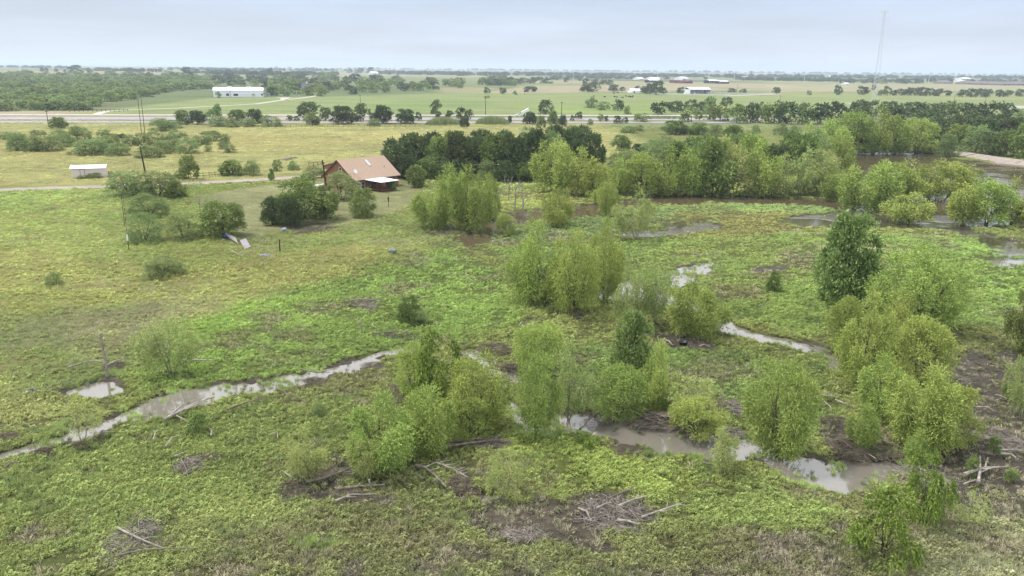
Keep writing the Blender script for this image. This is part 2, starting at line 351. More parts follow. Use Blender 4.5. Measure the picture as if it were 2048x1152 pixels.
ZONES = [  # polygon, seen colour, edge softness in metres, strength
 ([(-300,1300),(-300,246),(2400,262),(2400,1300)], (134,144,76), 30, 1),
 ([(-200,246),(1200,246),(1330,300),(1100,330),(780,345),(600,360),(-200,380)], (172,172,104), 6, 1),
 ([(-200,350),(-200,300),(300,315),(700,290),(900,270),(700,262),(-200,262)], (186,176,106), 10, .55),
 ([(-200,380),(240,378),(255,500),(340,560),(480,600),(200,720),(-200,720)], (146,158,86), 3, 1),
 ([(-200,470),(240,520),(330,545),(700,490),(780,520),(560,580),(300,640),(-200,690)], (152,146,88), 3, .6),
 ([(-200,640),(420,600),(520,640),(340,700),(150,780),(-200,770)], (132,140,88), 2.5, .8),
 ([(120,650),(420,590),(470,620),(380,680),(180,720)], (150,142,110), 2, .5),
 ([(340,650),(640,575),(880,492),(1000,545),(1060,650),(840,690),(560,765),(280,790)], (128,156,66), 2.5, 1),
 ([(1000,500),(1250,482),(1700,462),(2100,492),(2100,640),(1900,650),(1600,665),(1400,625),(1050,570)], (127,156,68), 2.5, 1),
 ([(820,400),(1000,480),(880,500),(640,480),(680,430)], (140,148,86), 3, .7),
 ([(960,480),(1010,455),(1230,425),(1330,410),(1640,408),(1740,430),(1560,432),(1360,440),(1230,466),(1100,490)], (122,146,86), 2, .9),
 ([(1350,425),(1530,425),(1650,430),(1560,465),(1440,480),(1390,465)], (140,130,74), 2.5, .75),
 ([(380,392),(600,362),(830,347),(850,400),(730,442),(560,462),(480,478),(420,425)], (150,154,104), 2, 1),
 ([(1080,690),(1480,700),(1640,740),(1660,880),(1500,860),(1240,815),(1060,800)], (112,140,66), 2, .9),
 ([(-200,880),(300,840),(700,770),(800,830),(700,940),(400,1010),(-200,1300)], (122,140,68), 2, .6),
 ([(1000,880),(1150,870),(1390,930),(1440,1000),(1300,990),(1040,1000)], (140,160,64), 1.5, .9),
 ([(1300,990),(1560,960),(1720,1000),(1700,1120),(1400,1100)], (130,150,76), 1.5, .9),
 ([(400,1060),(1300,1070),(1700,1110),(1750,1300),(300,1300)], (118,120,84), 2, .8),
 ([(560,930),(900,900),(960,1000),(900,1090),(520,1060)], (114,124,78), 2, .7),
 ([(1750,960),(2100,860),(2100,1300),(1700,1300)], (140,134,108), 2, .9),
 ([(1830,680),(2100,640),(2100,860),(1900,900)], (124,126,88), 2, .7),
 ([(1880,1060),(2100,1010),(2100,1300),(1830,1300)], (164,162,136), 2, .8),
 ([(-200,247),(1600,247),(1600,239),(-200,241)], (156,158,104), 4, .9),
 ([(150,227),(420,196),(700,192),(1000,183),(1560,192),(2300,206),(2300,224),(1500,228),(150,229)], (152,168,104), 10, 1),
 ([(640,215),(900,195),(1000,205),(900,222),(700,224)], (136,166,92), 12, .6),
 ([(1040,215),(1300,205),(1500,213),(1300,228),(1100,226)], (146,176,92), 12, .6),
 ([(960,186),(1060,172),(1560,168),(1560,179),(1250,184),(1080,186)], (186,176,140), 12, .95),
 ([(860,172),(1000,176),(960,186),(880,185)], (176,170,124), 12, .8),
 ([(630,152),(1100,158),(960,170),(880,176),(640,162)], (136,150,92), 25, .95),
 ([(1540,168),(2300,168),(2300,180),(1540,184)], (188,182,140), 15, .85),
 ([(1540,160),(2300,166),(2300,172),(1540,169)], (166,168,112), 20, .8),
 ([(1540,184),(2300,194),(2300,206),(1540,192)], (160,172,108), 12, .9),
 ([(-200,143),(350,144),(310,150),(-200,150)], (176,166,120), 30, 1),
 ([(0,222),(200,222),(310,190),(430,176),(430,152),(-200,150),(-200,224)], (128,138,92), 6, .9),
 ([(1940,212),(2300,210),(2300,218),(1950,217)], (214,208,196), 4, 1),
 ([(1690,206),(1740,203),(1760,206),(1700,209)], (206,200,184), 4, .8),
 ([(1450,190),(1560,187),(1560,189),(1460,192)], (212,206,190), 3, .9),
 ([(1400,172),(1560,178),(1450,179)], (150,150,110), 20, .5),
]
ZP = [(Poly(p), lin(c), s, k) for p, c, s, k in ZONES]
LAWN = ZP[12][0]
PASTURE = Poly([(-400,380),(380,368),(830,345),(900,470),(760,520),(560,600),(420,680),(330,750),(-400,790)])
def ground_eval(X, Y, full=True):
    "height, albedo, bareness (mud, one painted tree shadow) and water distance of the land"
    D = np.sqrt(X * X + Y * Y)
    wx = X + (fbm(X, Y, 5, 1, 4) - .5) * 5.0; wy = Y + (fbm(X, Y, 5, 2, 4) - .5) * 5.0
    wx = wx + (fbm(X, Y, .9, 21, 2) - .5) * .9; wy = wy + (fbm(X, Y, .9, 22, 2) - .5) * 1.4
    fa = smooth(60, 150, D) * 4.5
    ex = X + (fbm(X, Y, 1.6, 31, 4) - .5) * 2.6 + (fbm(X, Y, 7, 33, 3) - .5) * fa; ey = Y + (fbm(X, Y, 1.6, 32, 4) - .5) * 2.8 + (fbm(X, Y, 5, 34, 3) - .5) * fa
    wd = np.full(X.shape, 1e3)
    for p in WATER: wd = np.minimum(wd, p.sdf(ex, ey, 4.0))
    z = tz_far(X, Y) + (fbm(X, Y, 2.2, 3, 3) - .5) * .10 * smooth(700, 300, D) + .02
    z = z - .42 * smooth(.30, -1.1, wd)
    # far fields: long plots of differing crops
    cx = np.floor((X + (fbm(X, Y, 700, 8, 2) - .5) * 300) / 520); cy = np.floor((Y + .12 * X + (fbm(X, Y, 500, 9, 2) - .5) * 260) / 420)
    h = hash2(cx, cy, 4); pal = np.array([lin(c) for c in [(176,172,124), (138,152,96), (120,138,88), (184,174,140), (150,160,104), (112,128,84)]])
    col = pal[np.minimum((h * 6).astype(int), 5)]
    for p, c, s, k in ZP:
        f = k * smooth(s, -s, p.sdf(wx, wy, s * 1.5)) if s < 8 else k * smooth(s, -s, p.sdf(X, Y, s * 1.5))
        col = col * (1 - f[..., None]) + c * f[..., None]
    # meadow mottling: greener tufts, yellowed stems, browned patches
    near = smooth(900, 250, D)
    a = fbm(X, Y, 14, 40, 4); b = fbm(X, Y, 3.2, 44, 4); g = fbm(X, Y, 28, 47, 4)
    col = col * (1 + near * ((a - .5) * .5 + (b - .5) * .5))[..., None]
    yl = (smooth(.52, .72, g) * near)[..., None]; col = col * (1 - .2 * yl) + .2 * yl * lin((176,168,92))
    br = (smooth(.56, .74, fbm(X, Y, 7, 50, 4)) * smooth(330, 90, D) * (1 - .7 * smooth(3, -3, PASTURE.sdf(wx, wy, 6))))[..., None]; col = col * (1 - .55 * br) + .55 * br * lin((112,100,78))
    lawn = smooth(1.5, -1.5, LAWN.sdf(X, Y, 3)); past = smooth(3, -3, PASTURE.sdf(wx, wy, 6))
    stripe = np.sin((X * .55 + Y * .83) * 2 * math.pi / 2.6)
    col = col * (1 + .05 * lawn * stripe)[..., None]
    col = col * .93 + .07 * (col @ np.array([.25, .65, .10]))[:, None]
    soil = (smooth(240, 120, D) * (1 - lawn) * (1 - past) * .5)[..., None]; col = col * (1 - soil) + soil * lin((72,68,52))
    mud = np.zeros(X.shape)  # holds bare mud and the lawn clump's painted shadow
    for p, s in MUD_SHADE: mud = np.maximum(mud, s * smooth(1.0, -1.2, p.sdf(wx, wy, 2)))
    mud = np.maximum(mud, smooth(.6, .1, wd) * smooth(330, 200, D) * (.25 + .75 * smooth(.4, .65, fbm(X, Y, 4, 77, 3))))
    for t in HP:
        c = gp(t[0], t[1]); rx = t[2] * mpp(c) / 2 + .2; ry = max(.4, abs(gp(t[0], t[1] + t[3] / 2)[1] - gp(t[0], t[1] - t[3] / 2)[1]) / 2)
        mud = np.maximum(mud, .5 * smooth(1.25, .5, np.sqrt(((wx - c[0]) / rx) ** 2 + ((wy - c[1]) / ry) ** 2)))
    n2 = fbm(X, Y, 1.7, 60, 3)
    mud = smooth(.35, .75, mud + (n2 - .5) * .9) * np.minimum(1, mud * 3)
    mc = lin((96,89,78)) * (1 + (fbm(X, Y, .8, 66, 3) - .5) * .7)[..., None]
    col = col * (1 - mud[..., None]) + mc * mud[..., None]
    rd = ROADS['drive'].sdf(X + (fbm(X, Y, 1.5, 70, 2) - .5) * 1.0, Y + (fbm(X, Y, 1.5, 71, 2) - .5) * 1.0, 4)
    f = smooth(.5, -.4, rd)[..., None]; rut = 1 - .12 * smooth(.5, .9, np.abs(rd + 2.3))[..., None]
    col = col * (1 - f) + f * lin((212,200,188)) * (1 + (fbm(X, Y, 1.2, 73, 3) - .5) * .35)[..., None] * rut
    return z, np.clip(col, .004, .9), mud, wd, np.maximum(lawn, .0), rd

def build_ground():
    d = 30 * 1.0047 ** np.arange(0, int(math.log(16000 / 30) / math.log(1.0047)) + 2); d = np.concatenate([[-300, -60, 0, 20], d])
    v = np.concatenate([-np.geomspace(3., .75, 16)[:-1], np.arange(-.75, .7501, .0047), np.geomspace(.75, 3., 16)[1:]])
    DD, VV = np.meshgrid(d, v, indexing='ij'); X = VV * np.maximum(DD, 30 + 0 * DD) ; Y = DD
    X = np.where(DD < 30, VV * (30 + (30 - DD) * 1.2), X)
    z, col, mud, wd, lawn, rd = ground_eval(X.ravel(), Y.ravel())
    nv = len(v); nd = len(d); i, j = np.meshgrid(np.arange(nd - 1), np.arange(nv - 1), indexing='ij'); b = (i * nv + j).ravel()
    Q = np.stack([b, b + 1, b + nv + 1, b + nv], 1)
    rgba = np.concatenate([col, np.ones((len(col), 1))], 1)
    rough = 1 - mud
    m = bpy.data.materials.new('meadow'); m.use_nodes = True; t = m.node_tree; P = t.nodes['Principled BSDF']; A = t.nodes.new; K_ = t.links.new
    P.inputs['Roughness'].default_value = .95; P.inputs['Specular IOR Level'].default_value = .08
    at = A('ShaderNodeAttribute'); at.attribute_name = 'albedo'; am = A('ShaderNodeAttribute'); am.attribute_name = 'mud'
    geo = A('ShaderNodeNewGeometry')
    def nz(sc, det=4, rough=.6, st=(1, 1, 1)):
        mp = A('ShaderNodeMapping'); mp.inputs['Scale'].default_value = st; K_(geo.outputs['Position'], mp.inputs[0])
        n = A('ShaderNodeTexNoise'); n.inputs['Scale'].default_value = sc; n.inputs['Detail'].default_value = det; n.inputs['Roughness'].default_value = rough; K_(mp.outputs[0], n.inputs['Vector']); return n
    n1 = nz(2.2, 6, .7); n2 = nz(.35, 5, .65); n3 = nz(.028, 6, .6, (.45, 1, 1))
    def rng(n, a, b, lo=.28, hi=.72):
        r = A('ShaderNodeMapRange'); r.inputs['From Min'].default_value = lo; r.inputs['From Max'].default_value = hi; r.inputs['To Min'].default_value = a; r.inputs['To Max'].default_value = b; K_(n.outputs['Fac'], r.inputs['Value']); return r
    m1 = A('ShaderNodeMath'); m1.operation = 'MULTIPLY'; K_(rng(n1, .5, 1.42).outputs[0], m1.inputs[0]); K_(rng(n2, .76, 1.22).outputs[0], m1.inputs[1])
    m2 = A('ShaderNodeMath'); m2.operation = 'MULTIPLY'; K_(m1.outputs[0], m2.inputs[0]); K_(rng(n3, .8, 1.18).outputs[0], m2.inputs[1])
    hs = A('ShaderNodeHueSaturation'); K_(at.outputs['Color'], hs.inputs['Color']); K_(m2.outputs[0], hs.inputs['Value'])
    K_(rng(nz(.12, 4), .475, .515).outputs[0], hs.inputs['Hue'])
    K_(hs.outputs[0], P.inputs['Base Color'])
    bm = A('ShaderNodeBump'); bm.inputs['Strength'].default_value = .8; bm.inputs['Distance'].default_value = .25; K_(n1.outputs['Fac'], bm.inputs['Height']); K_(bm.outputs[0], P.inputs['Normal'])
    rr = A('ShaderNodeMapRange'); rr.inputs['To Min'].default_value = .95; rr.inputs['To Max'].default_value = .5; K_(am.outputs['Fac'], rr.inputs['Value']); K_(rr.outputs[0], P.inputs['Roughness'])
    me = mesh_np('ground', np.stack([X.ravel(), Y.ravel(), z], 1), [Q], [m], True, attrs={'albedo': ('FLOAT_COLOR', 'POINT', rgba), 'mud': ('FLOAT', 'POINT', mud)})
    tag(obj('ground', me), 'meadow, marsh and fields of the plain', kind='structure')
build_ground()

def water_sheet(name, x0, x1, y0, y1, z, col, rough, ior, bump, label):
    m = bpy.data.materials.new(name); m.use_nodes = True; t = m.node_tree; P = t.nodes['Principled BSDF']
    P.inputs['Base Color'].default_value = (*col, 1); P.inputs['Roughness'].default_value = rough; P.inputs['IOR'].default_value = ior; P.inputs['Specular IOR Level'].default_value = .5
    g = t.nodes.new('ShaderNodeNewGeometry'); n = t.nodes.new('ShaderNodeTexNoise'); n.inputs['Scale'].default_value = 1.6; n.inputs['Detail'].default_value = 3
    pn = t.nodes.new('ShaderNodeTexNoise'); pn.inputs['Scale'].default_value = .09; pn.inputs['Detail'].default_value = 2; pr = t.nodes.new('ShaderNodeMapRange'); pr.inputs['From Min'].default_value = .46; pr.inputs['From Max'].default_value = .60; pr.inputs['To Min'].default_value = .04
    ml = t.nodes.new('ShaderNodeMath'); ml.operation = 'MULTIPLY'; t.links.new(g.outputs['Position'], pn.inputs['Vector']); t.links.new(pn.outputs['Fac'], pr.inputs['Value']); t.links.new(pr.outputs[0], ml.inputs[0]); t.links.new(n.outputs['Fac'], ml.inputs[1])
    t.links.new(g.outputs['Position'], n.inputs['Vector']); b = t.nodes.new('ShaderNodeBump'); b.inputs['Strength'].default_value = 1; b.inputs['Distance'].default_value = bump
    t.links.new(ml.outputs[0], b.inputs['Height']); t.links.new(b.outputs[0], P.inputs['Normal'])
    me = mesh_np(name, [(x0, y0, z), (x1, y0, z), (x1, y1, z), (x0, y1, z)], [[(0, 1, 2, 3)]], [m])
    tag(obj(name, me), label, kind='structure')
water_sheet('creek_water', -75, 95, 34, 118, -.16, (.145, .132, .112), .03, 1.95, .02, 'shallow muddy creek water')
water_sheet('channel_water', -30, 17, 118.02, 162, -.16, (.085, .065, .040), .02, 1.45, .04, 'brown channel water below the lawn')
water_sheet('flood_water', 17.02, 150, 118.02, 162, -.16, (.05, .041, .028), .02, 2.0, .6, 'flooded marsh water with wind ripples')
water_sheet('pond_water', -30, 260, 162.02, 330, -.16, (.085, .065, .040), .02, 1.5, .06, 'brown flooded pond water')

# ------------------------------------------------------------------ roads beyond the pasture
def strip(name, p0, p1, wm, z, m, label, seg=60):
    a = gp(*p0)[:2]; b = gp(*p1)[:2]; t = (b - a) / np.linalg.norm(b - a); n = np.array([-t[1], t[0]]); V = []; Q = []
    for i in range(seg + 1):
        c = a + (b - a) * i / seg
        for s in (-1, 1): q = c + n * s * wm / 2; V.append((q[0], q[1], float(tz_far(q[0], q[1])) + z))
        if i: Q.append((2 * i - 2, 2 * i, 2 * i + 1, 2 * i - 1))
    tag(obj(name, mesh_np(name, V, [Q], [m])), label, kind='structure')
asphalt = mat('pale_asphalt', tuple(lin((188,184,186))), .85, .2, noise=.12, nscale=.08)
gravel = mat('white_gravel', tuple(lin((232,224,214))), .95, .1, noise=.18, nscale=.2)
roadline = mat('road_paint', (.75, .74, .7), .7)
strip('frontage_road', (-300,229.8), (1440,231.5), 11, .16, gravel, 'white gravel frontage road')
strip('road_carriageway', (-300,236.3), (1560,239), 22, .16, asphalt, 'pale far carriageway of the highway')
strip('road_carriageway', (-300,244), (1500,245.6), 13, .16, asphalt, 'pale near carriageway of the highway')
strip('road_line', (-300,238.2), (1560,240.7), .5, .164, roadline, 'painted edge line of the highway')
def curved(name, pts, wm, m, label, z=.06):
    P = np.array([gp(*p) for p in pts]); T = np.gradient(P[:, :2], axis=0); T /= np.linalg.norm(T, axis=1)[:, None]; V = []; Q = []
    for i, (p, t) in enumerate(zip(P, T)):
        for s in (-1, 1): V.append((p[0] - s * t[1] * wm / 2, p[1] + s * t[0] * wm / 2, p[2] + z))
        if i: Q.append((2 * i - 2, 2 * i, 2 * i + 1, 2 * i - 1))
    tag(obj(name, mesh_np(name, V, [Q], [m])), label, kind='structure')
curved('gravel_path', [(192,229),(205,224.5),(217,222),(280,219),(350,216.5),(430,212.5),(512,208),(545,203),(572,199.5),(600,196.5),(625,193),(634,191.5)], 5, gravel, 'white gravel drive to the long building')
curved('gravel_pad', [(555,195.6),(568,195.4),(582,195.6)], 12, gravel, 'white gravel parking pad')
curved('gravel_path', [(569,199.5),(570,196)], 7, gravel, 'short white gravel spur to the parking pad')
# ------------------------------------------------------------------ trees: crown built of leaf sprays on branch lobes, normalised to height 1 and width 1
def unit(a): return a / (np.linalg.norm(a, axis=-1, keepdims=True) + 1e-9)
def leaves_to_mesh(P, Tn, ln, wd, rg, tone):
    "one quad (a pointed leaf) per position P with direction Tn"
    n = len(P); Wd = unit(np.cross(Tn, unit(rg.normal(size=(n, 3))))); ln = np.broadcast_to(ln, n)[:, None]; wd = np.broadcast_to(wd, n)[:, None]
    a = P; c = P + Tn * ln; mid = P + Tn * ln * .45
    V = np.stack([a, mid + Wd * wd / 2, c, mid - Wd * wd / 2], 1).reshape(-1, 3)
    Q = np.arange(n * 4).reshape(n, 4); return V, Q, np.repeat(tone, 4)
KIND = {  # lobes, sprays per lobe, leaves per spray, leaf length, leaf width, droop, lobe radius, crown base, material
 'willow': (46, 74, 9, .0245, .0098, .26, (.095, .16), .0, 'willow'),
 'pale':   (32, 46, 9, .031, .0098, .32, (.08, .145), .10, 'pale'),
 'airy':   (18, 26, 8, .036, .010, .6, (.08, .14), .15, 'pale'),
 'oak':    (34, 80, 5, .034, .024, .1, (.11, .17), -.04, 'oak'),
 'green':  (32, 66, 6, .038, .022, .25, (.10, .165), -.03, 'green'),
 'mesquite': (34, 56, 8, .036, .011, .35, (.10, .16), -.10, 'mesquite'),
 'cotton': (52, 60, 5, .036, .030, .2, (.085, .14), -.04, 'cotton'),
 'ash':    (26, 34, 12, .038, .015, .9, (.10, .16), .08, 'ash'),
 'sapling': (12, 54, 5, .060, .036, .3, (.14, .21), .03, 'cotton'),
 'round':  (30, 74, 6, .036, .020, .15, (.12, .18), -.08, 'green'),
}
LIB = {}
def crown_data(kind, seed, lod):
    nl, ns, nf, ll, lw, droop, (ra, rb), zb, mt = KIND[kind]; rg = np.random.default_rng(seed * 101 + len(kind) * 7 + ord(kind[0]))
    if lod == 1: ns = max(8, int(ns * .75)); nf = max(3, nf // 2); ll *= 1.5; lw *= 1.9
    if lod == 2: nl = max(9, nl // 2); ns = 22; nf = 2; ll = .115; lw = .085; ra *= 1.25; rb *= 1.25
    C = []; Rr = []; pl = kind in ('willow', 'pale', 'airy', 'ash') and lod < 2 and seed % 3 != 0
    if pl:
        npl = int(rg.integers(6, 10)); a0 = rg.uniform(0, 6.28)
        for j in range(npl):
            a = a0 + 6.283 * j / npl * (1 + .0) + rg.normal() * .35; out = rg.uniform(.14, .44) if j else .06; zt = (1.0 - out * rg.uniform(.25, 1.5)) * rg.uniform(.8, 1.0) if j else .93
            m = max(3, int(round(nl / npl)))
            for k in range(m):
                f = (k + rg.random() * .7) / m; z = zb + .10 + (zt - zb - .2) * f; r = out * (.45 + .75 * math.sin(min(1, f * 1.15) * math.pi * .62)) + .06 * rg.random()
                aa = a + rg.normal() * .18; C.append(np.array([r * math.cos(aa), r * math.sin(aa), z])); Rr.append(rg.uniform(ra, rb) * (1.3 - .25 * f))
    for i in range(0 if pl else nl):
        for _ in range(60):
            th = rg.uniform(0, 2 * math.pi); z = rg.uniform(zb + .12, .9)
            if kind in ('cotton',): prof = .41 * math.sqrt(max(0, 1 - ((z - .2) / .78) ** 2)) * rg.uniform(.75, 1.1)
            elif kind in ('mesquite', 'round'): prof = .42 * math.sqrt(max(0, 1 - ((z - .2) / .74) ** 2))
            elif kind in ('oak', 'green'): prof = .41 * math.sqrt(max(0, 1 - ((z - .38) / .56) ** 2))
            else: prof = .40 * math.sqrt(max(0, 1 - ((z - .36) / .6) ** 2)) * (.8 + .4 * rg.random() ** 2)
            r = max(.02, prof) * math.sqrt(rg.uniform(.3 if i > 5 else 0, 1))
            c = np.array([r * math.cos(th), r * math.sin(th), z])
            if all(np.linalg.norm(c - k) > (.085 if nl > 40 else .105 if nl > 12 else .14) for k in C): break
        R = rg.uniform(ra, rb); c[2] = min(c[2], 1 - R * .8); C.append(c); Rr.append(R)
    C = np.array(C); Rr = np.array(Rr); Ps = []; Ts = []; To = []
    for c, R in zip(C, Rr):
        d = unit(rg.normal(size=(ns, 3)) + np.array([0, 0, .35])); out = unit(c - np.array([0, 0, .35])); d = unit(d + out * .45)
        fl = np.array([1, 1, .85]); st = c + d * R * rg.uniform(.35, .95, (ns, 1)) * fl
        lobe_t = rg.uniform(-.18, .18)
        o = unit(d * np.array([1, 1, .5]) + rg.normal(size=(ns, 3)) * .35 + np.array([0, 0, .25]))
        Lh = R * rg.uniform(.45, 1.0, (ns, 1))
        for k in range(nf):
            t = (k + rg.random((ns, 1)) * .6) / nf
            p = st + o * Lh * t - np.array([0, 0, 1.]) * (t ** 2) * droop * Lh * .9
            tn = unit(o - np.array([0, 0, 1.]) * 2 * t * droop * .9 + rg.normal(size=(ns, 3)) * .45)
            Ps.append(p); Ts.append(tn); To.append(np.clip(.42 + lobe_t + rg.normal(size=ns) * .2 + .25 * (t[:, 0] - .3), 0, 1))
    P = np.concatenate(Ps); T = np.concatenate(Ts); To = np.concatenate(To)
    keep = P[:, 2] > .015; P, T, To = P[keep], T[keep], To[keep]
    r_ = np.hypot(P[:, 0], P[:, 1]); s = np.percentile(r_, 96) / .5; P[:, :2] /= s; C[:, :2] /= s
    zt = np.percentile(P[:, 2], 99.3); P[:, 2] /= zt; C[:, 2] /= zt
    n = len(P); return P, T, ll * rg.uniform(.7, 1.3, n), lw * rg.uniform(.8, 1.2, n), To, C, rg
def trunk_mb(kind, C, rg, lod, mb=None):
    mb = mb or MB(); n = 5 if lod < 2 else 3
    multi = {'willow': 4, 'pale': 3, 'airy': 2, 'mesquite': 5, 'oak': 2, 'round': 4, 'ash': 2}.get(kind, 1)
    w0 = {'cotton': .018, 'sapling': .014, 'oak': .026, 'mesquite': .016, 'pale': .014, 'airy': .013}.get(kind, .018)
    order = np.argsort(np.arctan2(C[:, 1], C[:, 0])); groups = np.array_split(order, multi)
    for g in groups:
        if len(g) == 0: continue
        m = C[g].mean(0); b = np.array([m[0] * .08, m[1] * .08, -.02]); k = np.array([m[0] * .45, m[1] * .45, m[2] * .55]); top = np.array([m[0], m[1], max(m[2] + .12, C[g][:, 2].max() * .9)])
        ww = w0 * (1.2 if multi == 1 else .8)
        mb.tube([b, (b + k) / 2 + rg.normal(size=3) * .012, k, (k + top) / 2 + rg.normal(size=3) * .015, top], [ww * 1.25, ww, ww * .75, ww * .45, ww * .15], n, False)
        if lod < 2:
            for i in g:
                a = b + (k - b) * rg.uniform(.6, 1) if rg.random() < .5 else k + (top - k) * rg.uniform(0, .6); c = C[i]
                mb.tube([a, (a + c) / 2 + rg.normal(size=3) * .02 + [0, 0, .01], c], [ww * .45, ww * .28, ww * .08], 4, False)
    return mb
NVAR = {'willow': 7, 'pale': 5, 'oak': 5, 'green': 4, 'mesquite': 5}
def lib(kind, var, lod):
    key = (kind, var, lod)
    if key not in LIB:
        P, T, ll, lw, To, C, rg = crown_data(kind, var + 1, lod); V, Q, tone = leaves_to_mesh(P, T, ll, lw, rg, To); mt = MT[KIND[kind][8]]
        tb = bark_pale if kind in ('pale', 'airy') else bark
        mb = trunk_mb(kind, C, rg, lod)
        cm = mesh_np(kind + '_crown', V, [Q], [mt], attrs={'tone': ('FLOAT', 'POINT', tone)}); LIB[key] = (mb.mesh(kind + '_trunk', tb), cm)
    return LIB[key]
NPLANT = [0]
def plant(kind, cx, by, ty, wpx, label, group=None, name=None, cat=None, lod=None, lean=None, sink=0):
    b = gp(cx, by); h = max(.4, height_at(cx, ty, b)); wd = wpx * mpp(b); NPLANT[0] += 1; i = NPLANT[0]
    dist = math.hypot(b[0], b[1]); lod = lod if lod is not None else (0 if dist < 165 else 1 if dist < 430 else 2)
    tr, cm = lib(kind, i % NVAR.get(kind, 3), lod); rz = (i * 2.399) % 6.283
    name = name or {'willow': 'willow_tree', 'pale': 'willow_tree', 'airy': 'willow_tree', 'oak': 'oak_tree', 'green': 'leafy_tree', 'mesquite': 'mesquite_shrub', 'cotton': 'cottonwood_tree', 'ash': 'pecan_tree', 'sapling': 'sapling', 'round': 'round_shrub'}[kind]
    cat = cat or ('shrub' if 'shrub' in name else 'sapling' if name == 'sapling' else 'tree')
    if tr is None:
        o = obj(name, cm, None, b, rz); o.scale = (wd, wd, h)
    else:
        o = empty(name, b, rz); o.scale = (wd, wd, h); t = obj('trunk', tr, o); c = obj('crown', cm, o)
    if lean: o.rotation_euler = (lean[0], lean[1], rz)
    return tag(o, label, cat, group)
ORD = 'first second third fourth fifth sixth seventh eighth ninth tenth eleventh twelfth thirteenth fourteenth fifteenth sixteenth seventeenth eighteenth nineteenth twentieth'.split()
TENS = {20: 'twenty', 30: 'thirty', 40: 'forty', 50: 'fifty', 60: 'sixty', 70: 'seventy', 80: 'eighty', 90: 'ninety', 100: 'hundred'}
def ordn(i):
    if i < 20: return ORD[i]
    n = i + 1
    if n >= 100: return 'hundred and ' + ordn(n - 101) if n > 100 else 'hundredth'
    t = n // 10 * 10; r = n % 10
    return TENS[t][:-1] + 'ieth' if r == 0 else TENS[t] + '-' + ORD[r - 1]
def row(kind, items, what, where, group, name=None, **k):
    "items (cx, base y, top y, width[, kind]); labels count them from the left, as the things of the row look alike"
    for i, it in enumerate(sorted(items)):
        plant(it[4] if len(it) > 4 else kind, *it[:4], f'{what}, {ordn(i)} from the left {where}', group, name, **k)

